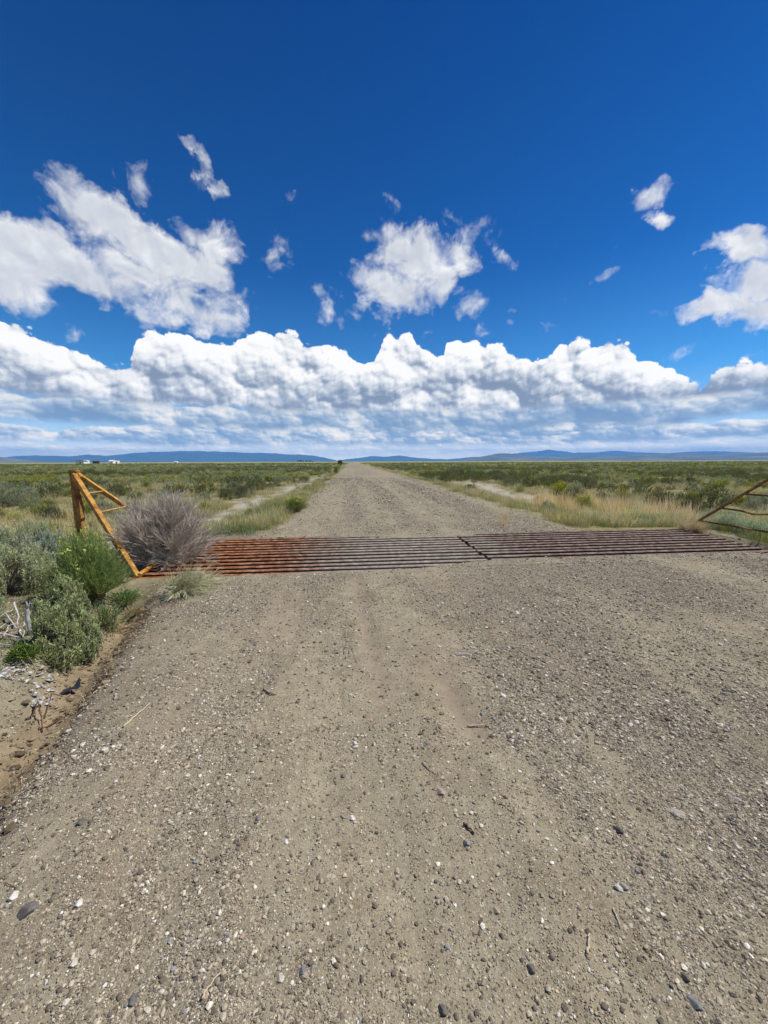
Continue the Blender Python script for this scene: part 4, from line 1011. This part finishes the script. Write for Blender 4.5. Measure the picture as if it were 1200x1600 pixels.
def thin(x, y, dmin):
    """drop plants standing inside one another (grid test)"""
    keep = np.ones(len(x), bool); seen = {}
    for i, (a, b) in enumerate(zip(x, y)):
        q = (int(a//dmin), int(b//dmin))
        if q in seen: keep[i] = False
        else: seen[q] = 1
    return x[keep], y[keep]
# ---- plant kinds, each with a few different meshes
def variants(kind, lod):
    out = []
    for k in range(4 if lod < 2 else 3):
        sd_ = hash_kind[kind]*100+k+lod*10
        n = (330, 120, 40)[lod]; lf = (13, 8, 4)[lod]; big = (1.0, 1.9, 3.6)[lod]
        if kind == 'sagebrush':
            g, gs = sage(sd_, n, lf, 0.52, 0.62, (0.085, 0.105, 0.05), (0.245, 0.275, 0.155), None, .008*big, .036*big*.8, 0.0, .17, 24 if lod < 2 else 0, .8)
        elif kind == 'dark_shrub':
            g, gs = sage(sd_+7, n, lf, 0.55, 0.70, (0.05, 0.060, 0.022), (0.125, 0.142, 0.048), None, .009*big, .036*big*.8, 0.0, .15, 24 if lod < 2 else 0, .6)
        else:
            g, gs = broom(sd_, (420, 130, 45)[lod], 0.50, 0.58, (0.09, 0.10, 0.02), (0.26, 0.28, 0.055), (0.42, 0.40, 0.09), .35, .006*big, (5, 3, 1)[lod])
        if gs.n: g.V += gs.V; g.F += [f+g.n for f in gs.F]; g.C += gs.C
        out.append(g.mesh(kind, LEAF))
    return out
hash_kind = {'sagebrush': 1, 'dark_shrub': 2, 'rabbitbrush': 3}
KN = list(hash_kind)
LOOK = {'sagebrush': 'grey green sagebrush', 'dark_shrub': 'dark green shrub', 'rabbitbrush': 'yellow green rabbitbrush'}
near_x, near_y = scatter(8.4, 62, 1.35, brush_density); near_x, near_y = thin(near_x, near_y, 0.80)
mid_x, mid_y = scatter(62, 150, 0.62, brush_density); far_x, far_y = scatter(150, 480, 0.09, brush_density)
AX = np.concatenate([near_x, mid_x, far_x]); AY = np.concatenate([near_y, mid_y, far_y])
hx = np.array([h[0] for h in HERO]); hy = np.array([h[1] for h in HERO]); hw = np.array([h[2] for h in HERO])
ok = (np.hypot(AX[:, None]-hx, AY[:, None]-hy) > hw+0.45).all(1) & ~((AX > -5.6) & (AX < -2.2) & (AY < 9.6))
AX, AY = AX[ok], AY[ok]
kn = fbm(AX*0.07+3, AY*0.07, 301, 3) + rng.normal(0, .10, len(AX))
KIND = np.where(kn < 0.44+0.07*(AX > 2)*(AY > 14)*(AY < 160)-0.02*(AY > 60), 1, np.where(kn < 0.57, 0, 2))
SC = rng.uniform(.68, 1.55, len(AX))*(0.75+0.5*fbm(AX*0.1, AY*0.1, 302, 2))*np.where(AY > 150, 1.25, 1.0)
VAR = {}
for ki, kd in enumerate(KN):
    VAR[ki] = [variants(kd, 0), variants(kd, 1), variants(kd, 2)]
for ki, kd in enumerate(KN):
    idx = np.where(KIND == ki)[0]; dist = np.hypot(AX[idx], AY[idx]); order = np.argsort(dist/SC[idx])
    pick, rest = idx[order[:290]], idx[order[290:]]
    srcs = {}
    for q, i in enumerate(pick):
        x, y, s = AX[i], AY[i], SC[i]; lod = 0 if math.hypot(x, y) < 24 else 1
        v = int(rng.integers(0, 4)); me = VAR[ki][lod][v]
        o = link(kd, me, None, (x, y, hz(x, y)-.02), rng.uniform(0, 6.28)); o.scale = (s, s, s*rng.uniform(.85, 1.1))
        side = 'left' if x < 1.8 else 'right'; rngs = 'near' if y < 20 else ('middle' if y < 38 else 'far')
        where = {'near': 'in the nearest part of the plain %s of the road' % side, 'middle': 'part way out in the brush %s of the road' % side, 'far': 'far out among dense brush %s of the road' % side}[rngs]
        tag(o, '%s %s' % (LOOK[kd], where), LOOK[kd].split()[-1], '%s %s' % (LOOK[kd], where))
        if lod == 1: srcs.setdefault(v, o)
    # far plants use the lightest meshes; three carriers of those meshes stand among them
    far3 = []
    fr = rest[np.hypot(AX[rest], AY[rest]) > 70]
    md_ = rest[np.hypot(AX[rest], AY[rest]) <= 70]
    for v in range(3):
        i = fr[v]; o = link(kd, VAR[ki][2][v], None, (AX[i], AY[i], hz(AX[i], AY[i])), 1.0); o.scale = (SC[i],)*3
        side = 'left' if AX[i] < 1.8 else 'right'
        tag(o, '%s at the edge of the distant brush %s of the road' % (LOOK[kd], side), LOOK[kd].split()[-1], '%s at the edge of the distant brush %s of the road' % (LOOK[kd], side)); far3.append(o)
    fr = fr[3:]
    if len(md_): crowd((AX[md_], AY[md_], SC[md_]), kd+'_cover', 'dense cover of %s across the middle of the plain' % LOOK[kd], 'brush', [srcs[v] for v in sorted(srcs)], 500+ki)
    crowd((AX[fr], AY[fr], SC[fr]), kd+'_cover', 'distant cover of %s out to the horizon' % LOOK[kd], 'brush', far3, 600+ki)
    print(kd, len(pick), len(md_), len(fr))

# ---- grass: green verge grass, straw coloured bunch grass
def grass_sources(name, specs, label):
    t = []
    for k, a in enumerate(specs):
        g = grass(700+k, **a); me = g.mesh(name, LEAF); t.append(me)
    return t
def grass_crowd(name, label, meshes, x, y, s, seed):
    srcs = []
    for k, me in enumerate(meshes):      # the first tufts are real ones that carry the shapes
        o = link('grass_tuft', me, None, (float(x[k]), float(y[k]), hz(x[k], y[k])-.01), 0.0); o.scale = (float(s[k]),)*3
        tag(o, 'single tuft of '+label, 'grass tuft', 'single tufts of '+label, kind='stuff'); srcs.append(o)
    n = len(meshes); return crowd((x[n:], y[n:], s[n:]), name, label, 'grass', srcs, seed)
def pts(n, y0, y1, f, xr=None):
    y = y0+(y1-y0)*rng.uniform(0, 1, n)**1.4; lo, hi = (-1.02*y-2, 1.24*y+3) if xr is None else (np.full(n, xr[0]), np.full(n, xr[1]))
    x = lo+(hi-lo)*rng.uniform(0, 1, n); k = f(x, y); sel = rng.uniform(0, 1, n) < k
    return x[sel], y[sel]
def notpit(x, y):
    y = y-SH*x
    return ~((x > GX0-.05) & (x < GX1+.05) & (y > GY0-.1) & (y < GY1+.1))
def verge(x, y):
    l = np.exp(-((x+2.9-0.1*(y > 20))/0.85)**2)*(x < -1.6)*sst(y, 8.2, 9.2)
    r = np.exp(-((x-6.8)/0.9)**2)*(x > 5.6)*sst(y, 8.2, 9.2)*0.5
    r = r*(1-.8*np.exp(-((y-9.2)/1.4)**2)) + .75*sst(x, 7.95, 8.4)*(y > 5.2)*(1-sst(y, 8.0, 9.0))*(x < 14)
    return np.clip((l+r)*(0.3+0.9*sst(fbm(x*.7, y*.4, 401, 3), .35, .6)), 0, 1)*(1-sst(road_mask(x, y), .1, .6))*notpit(x, y)
def field_g(x, y): return shadow_of_open(x, y)*(x < 1.8)*0.8*sst(fbm(x*.3, y*.3, 402, 3), .35, .65)*notpit(x, y)*(y > 9)+shadow_of_open(x, y)*(x >= 1.8)*0.7*sst(fbm(x*.3, y*.3, 403, 3), .4, .65)*(y > 9)
def blond(x, y):
    a = np.exp(-(((x-8.4-0.25*(y-12))/2.4)**2+((y-13.2)/2.6)**2))*sst(fbm(x*.9, y*.9, 404, 3), .38, .6)
    b = 0.5*np.exp(-(((x+9.5)/2.2)**2+((y-10.5)/1.6)**2))*sst(fbm(x*1.2, y*1.2, 405, 3), .4, .6)
    return np.clip(a*1.3+b, 0, 1)*(1-.9*np.exp(-((y-8.9)/1.3)**2)*(x > 5))*notpit(x, y)
gm = grass_sources('grass_tuft', [dict(n=70, r=.09, h=.30, cb=(.10, .12, .035), ct=(.24, .26, .08), w=.005), dict(n=60, r=.11, h=.36, cb=(.13, .14, .05), ct=(.33, .31, .12), w=.005), dict(n=55, r=.08, h=.26, cb=(.08, .11, .045), ct=(.20, .27, .13), w=.005)], 'green')
x, y = pts(17000, 8.3, 60, verge, None); k2 = pts(9000, 5.2, 26, verge, (-5, 13)); x, y = np.concatenate([x, k2[0]]), np.concatenate([y, k2[1]])
grass_crowd('verge_grass', 'green grass growing along both road verges', gm, x, y, rng.uniform(.6, 1.3, len(x)), 801)
gf = grass_sources('grass_tuft', [dict(n=50, r=.13, h=.34, cb=(.22, .20, .08), ct=(.50, .44, .20), w=.007), dict(n=46, r=.14, h=.30, cb=(.13, .14, .05), ct=(.31, .31, .11), w=.007), dict(n=40, r=.12, h=.40, cb=(.22, .19, .09), ct=(.52, .44, .23), w=.007)], 'mixed')
x, y = pts(60000, 9, 130, field_g)
grass_crowd('plain_grass', 'mixed green and straw grass between the bushes of the plain', gf, x, y, rng.uniform(.6, 1.4, len(x)), 802)
gb = grass_sources('grass_tuft', [dict(n=90, r=.14, h=.92, cb=(.34, .26, .12), ct=(.66, .52, .27), w=.005, lean=.16), dict(n=80, r=.16, h=.62, cb=(.28, .23, .10), ct=(.54, .45, .21), w=.005, lean=.2)], 'blond')
x, y = pts(4200, 9.2, 24, blond, (-13, 19))
grass_crowd('dry_grass', 'tall straw coloured dry bunch grass on the sandy flat', gb, x, y, rng.uniform(.55, 1.15, len(x)), 803)
# weeds that have come up between the rails and along the near bank
gw = [grass(720+k, n=40, r=.05, h=.10, cb=(.07, .09, .03), ct=(.20, .24, .09), w=.006, lean=.6).mesh('grass_tuft', LEAF) for k in range(2)]
spots = [(608, 881, .8), (596, 877, .6), (690, 871, .6), (702, 862, .5), (628, 884, .6), (770, 866, 1.0), (782, 866, .9), (1022, 857, .8), (1033, 857, .6), (985, 856, .4), (530, 862, .4), (865, 859, .4), (660, 861, .35), (432, 870, .35)]
wx, wy, ws = [], [], []
for (a, b_, s_) in spots:
    for q in range(4):
        gx, gy, _ = ground_at(a+rnd.uniform(-12, 12), b_+rnd.uniform(-2, 2)); i = round((gy-SH*gx-GY0-.05)/RSTEP-.5); gy = GY0+.05+(i+.5)*RSTEP+SH*gx
        wx.append(gx); wy.append(gy); ws.append(s_*rnd.uniform(.7, 1.2)*1.5)
for k in range(420):
    yy = rnd.uniform(2.0, 5.3); xx = float(chan(yy))-rnd.uniform(.45, 1.5); wx.append(xx); wy.append(yy); ws.append(rnd.uniform(.4, 1.1))
grass_crowd('small_weeds', 'small green weeds between the rails and on the left bank', gw, np.array(wx), np.array(wy), np.array(ws), 804)

# ------------------------------------------------------------------ roadside tree, far trees and farm buildings
def small_tree(name, label, cat, loc, h, w, seed, n=900, leaf=.12, group=None):
    r = np.random.default_rng(seed); t = empty(name, loc, label, cat, group)
    link('trunk', tube_mesh('trunk', [(0, 0, -.1), (.03*h, 0, h*.22), (-.02*h, .02*h, h*.45), (.02*h, 0, h*.75)], lambda q: .035*h*(1.1-q), WOODY, 7), t)
    g = Geo(); D = dome_dirs(n, r, 1, -.0); D[:, 2] = r.uniform(-.55, 1, n); D /= np.linalg.norm(D, axis=1, keepdims=True)
    R = lumpy(D, seed, .55, 2.6)*r.uniform(.45, 1.05, n)
    P = D*np.array([w/2, w/2, h*.40])*R[:, None]+np.array([0, 0, h*.58])
    g.blades(P, r.normal(size=(n, 3)), leaf*h/2.6, leaf*h/2.6*.7, (.035, .05, .02), (.075, .10, .04), r)
    link('crown', g.mesh('crown', LEAF), t); return t
tx, ty = -4.1, 141.0
small_tree('roadside_tree', 'single dark bushy tree standing by the left side of the road near the horizon', 'tree', (tx, ty, hz(tx, ty)), 2.9, 2.6, 5, 1500)
def far_xy(px, dist):
    d = ray(px, 721); k = dist/math.hypot(d.x, d.y); return d.x*k, d.y*k
for k, (px, h) in enumerate([(466, 5.5), (470, 7), (474, 5), (479, 6), (484, 6.5), (488, 4.5)]):
    x, y = far_xy(px, 1050+20*k); small_tree('distant_tree', 'tiny dark tree in the clump on the horizon left of the road', 'tree', (x, y, hz(x, y)), h, h*1.1, 30+k, 220, .5, 'clump of tiny dark trees on the horizon')
HW, _, _b = new_mat('white_wall', .6); _b.inputs['Base Color'].default_value = (.80, .80, .78, 1)
HD, _, _b = new_mat('dark_roof', .7); _b.inputs['Base Color'].default_value = (.05, .045, .045, 1)
HG, _, _b = new_mat('window_glass', .2, .5); _b.inputs['Base Color'].default_value = (.03, .04, .05, 1)
def box(name, parent, c, s, mat):
    bm = bmesh.new(); bmesh.ops.create_cube(bm, size=1.0)
    bmesh.ops.scale(bm, vec=Vector(s), verts=bm.verts); me = bpy.data.meshes.new(name); bm.to_mesh(me); bm.free(); me.materials.append(mat)
    return link(name, me, parent, c)
def farm(px, dist, w, d, h, wall, roofm, label):
    x, y = far_xy(px, dist); t = empty('farm_building', (x, y, hz(x, y)-.2), label, 'building', rz=rnd.uniform(-.3, .3))
    box('wall', t, (0, 0, h/2), (w, d, h), wall)
    me = bpy.data.meshes.new('roof'); a, b_, r = w/2+.5, d/2+.5, h*.45
    me.from_pydata([(-a, -b_, h), (a, -b_, h), (a, b_, h), (-a, b_, h), (-a, 0, h+r), (a, 0, h+r)], [], [(0, 1, 5, 4), (2, 3, 4, 5), (0, 4, 3), (1, 2, 5), (0, 3, 2, 1)]); me.materials.append(roofm); link('roof', me, t)
    box('door', t, (w*.1, -d/2-.03, h*.36), (w*.16, .06, h*.72), HD)
    for q in (-.3, .32): box('window', t, (w*q, -d/2-.03, h*.58), (w*.12, .06, h*.25), HG)
farm(127, 900, 17, 9, 4, HW, HD, 'white farm building with a dark roof, leftmost on the horizon')
farm(134, 905, 9, 7, 4.5, HW, HW, 'small white farm shed beside the dark roofed building on the left horizon')
farm(150, 930, 9, 8, 3.6, HD, HD, 'dark low shed between the white farm buildings on the left horizon')
farm(175, 910, 8, 7, 4.6, HW, HW, 'white farm house right of the dark shed on the left horizon')
farm(183, 915, 6, 6, 3.8, HW, HW, 'rightmost small white farm shed on the left horizon')
farm(275, 1300, 9, 8, 3.5, HW, HW, 'lone tiny white building on the horizon above the dead grey bush')
# pale alkali flat on the right horizon
m_, nt_, b_ = new_mat('alkali_flat', .9); b_.inputs['Base Color'].default_value = (.74, .74, .72, 1)
V, F = [], []
xs_ = np.linspace(885, 1290, 60)
for i, px in enumerate(xs_):
    w_ = (fbm(np.array([px*.02]), np.array([1.]), 1, 3)[0])
    for dd in (2300+900*w_, 4200): x, y = far_xy(px, dd); V.append((x, y, hz(x, y)+1.0))
for i in range(59): F.append((2*i, 2*i+2, 2*i+3, 2*i+1))
tag(link('salt_flat', mesh_from('salt_flat', V, F, m_)), kind='structure')

# ------------------------------------------------------------------ mountains
def mountain_mat(name, c0, c1):
    m, nt, b = new_mat(name, .95, .05); P = geo_pos(nt)
    n = noise(nt, mapping(nt, P, scale=(.0012, .0012, .004)), 1.0, 6, .65)
    nt.links.new(ramp(nt, n, [(.35, c0), (.65, c1)]).v, b.inputs['Base Color']); return m
MB = mountain_mat('forested_range', (.035, .055, .07), (.09, .11, .11)); MC = mountain_mat('brush_range', (.06, .08, .07), (.24, .22, .18))  # blue in the forest tones stands in for haze
def range_(prof, dist, depth, mat, seed, spur=0.35):
    P = np.array(prof, float); pxs = np.linspace(P[0, 0], P[-1, 0], 260); py = np.interp(pxs, P[:, 0], P[:, 1]) - 2.4*(fbm(pxs*.05, pxs*0+seed, seed, 5)-.5)*sst(722-np.interp(pxs, P[:, 0], P[:, 1]), 1, 6)
    rows = 22; V = np.zeros((rows, len(pxs), 3))
    for i, (px, yy) in enumerate(zip(pxs, py)):
        d = ray(px, yy); d0 = math.hypot(d.x, d.y); H = max(d.z/d0*dist, 0)
        ux, uy = d.x/d0, d.y/d0
        for r in range(rows):
            t = r/(rows-1)                       # 0 near foot .. 1 far foot, crest at .6
            dd = dist + (t-.6)*depth
            prof_ = (t/.6)**1.25 if t <= .6 else (1-(t-.6)/.4)
            V[r, i] = (ux*dd, uy*dd, H*prof_)
    X, Y = V[..., 0], V[..., 1]; f = 1/(depth*.16)
    rid = 1-np.abs(2*fbm(X*f, Y*f, seed, 5)-1)
    tt = (np.arange(rows)/(rows-1))[:, None]; env = np.where(tt < .6, np.sin(np.clip(tt/.6, 0, 1)*math.pi), 0.15)
    V[..., 2] *= 1-spur*env*(1-rid)*1.2
    V[..., 2] *= 1+0.05*(fbm(X*f*3, Y*f*3, seed+9, 4)-.5)
    V[0, :, 2] = -30; V[-1, :, 2] = -30
    i = np.arange((rows-1)*(len(pxs)-1)); r, c = i//(len(pxs)-1), i % (len(pxs)-1); a = r*len(pxs)+c
    me = mesh_from('mountain_range', V.reshape(-1, 3), np.stack([a, a+1, a+len(pxs)+1, a+len(pxs)], 1), mat, None, True)
    tag(link('mountain_range', me), kind='structure')
range_([(-80, 716), (-40, 711), (0, 713.5), (20, 716), (45, 719), (75, 722), (95, 724)], 14000, 4000, MC, 3)
range_([(-90, 712), (0, 714), (30, 711), (55, 710.5), (80, 711.5), (110, 712), (138, 709), (165, 712), (200, 708), (235, 705.5), (270, 704.5), (312, 703), (350, 705), (400, 707), (430, 707), (465, 709.5), (490, 711.5), (512, 716), (530, 720), (540, 722)], 30000, 9000, MB, 5)
range_([(520, 722), (538, 718), (560, 714.5), (578, 712), (600, 712.5), (625, 710.5), (640, 713), (660, 715), (690, 717), (715, 719.5), (740, 721)], 32000, 8000, MB, 7)
range_([(640, 721), (700, 717), (730, 714.5), (780, 712), (820, 706), (845, 703), (858, 701.5), (872, 704), (895, 706.5), (930, 706), (962, 703.5), (990, 706), (1040, 707), (1080, 705), (1130, 704), (1180, 706), (1300, 700)], 40000, 9000, MB, 9)
range_([(700, 721.5), (725, 718), (752, 713), (780, 708), (795, 707), (812, 710), (850, 712.5), (885, 711.5), (915, 710.5), (950, 711.5), (985, 709.5), (1040, 708), (1075, 707), (1110, 708.5), (1150, 707), (1200, 706.5), (1300, 704)], 17000, 5000, MC, 11)

# ------------------------------------------------------------------ air
hm = bpy.data.materials.new('haze'); hm.use_nodes = True; hn = hm.node_tree; hn.nodes.clear()
ho = hn.nodes.new('ShaderNodeOutputMaterial'); pv = hn.nodes.new('ShaderNodeVolumePrincipled')
pv.inputs['Color'].default_value = (.15, .44, 1.0, 1); pv.inputs['Density'].default_value = HAZE; pv.inputs['Anisotropy'].default_value = 0.0
hn.links.new(pv.outputs[0], ho.inputs['Volume'])
bm = bmesh.new(); bmesh.ops.create_cube(bm, size=1.0)
bmesh.ops.scale(bm, vec=Vector((88000, 90000, 1395)), verts=bm.verts); bmesh.ops.translate(bm, vec=Vector((0, 0, 1395/2-45)), verts=bm.verts)
bmesh.ops.recalc_face_normals(bm, faces=bm.faces); me = bpy.data.meshes.new('haze'); bm.to_mesh(me); bm.free(); me.materials.append(hm)
tag(link('haze', me), 'thin blue air lying over the whole plain', 'haze', kind='stuff')
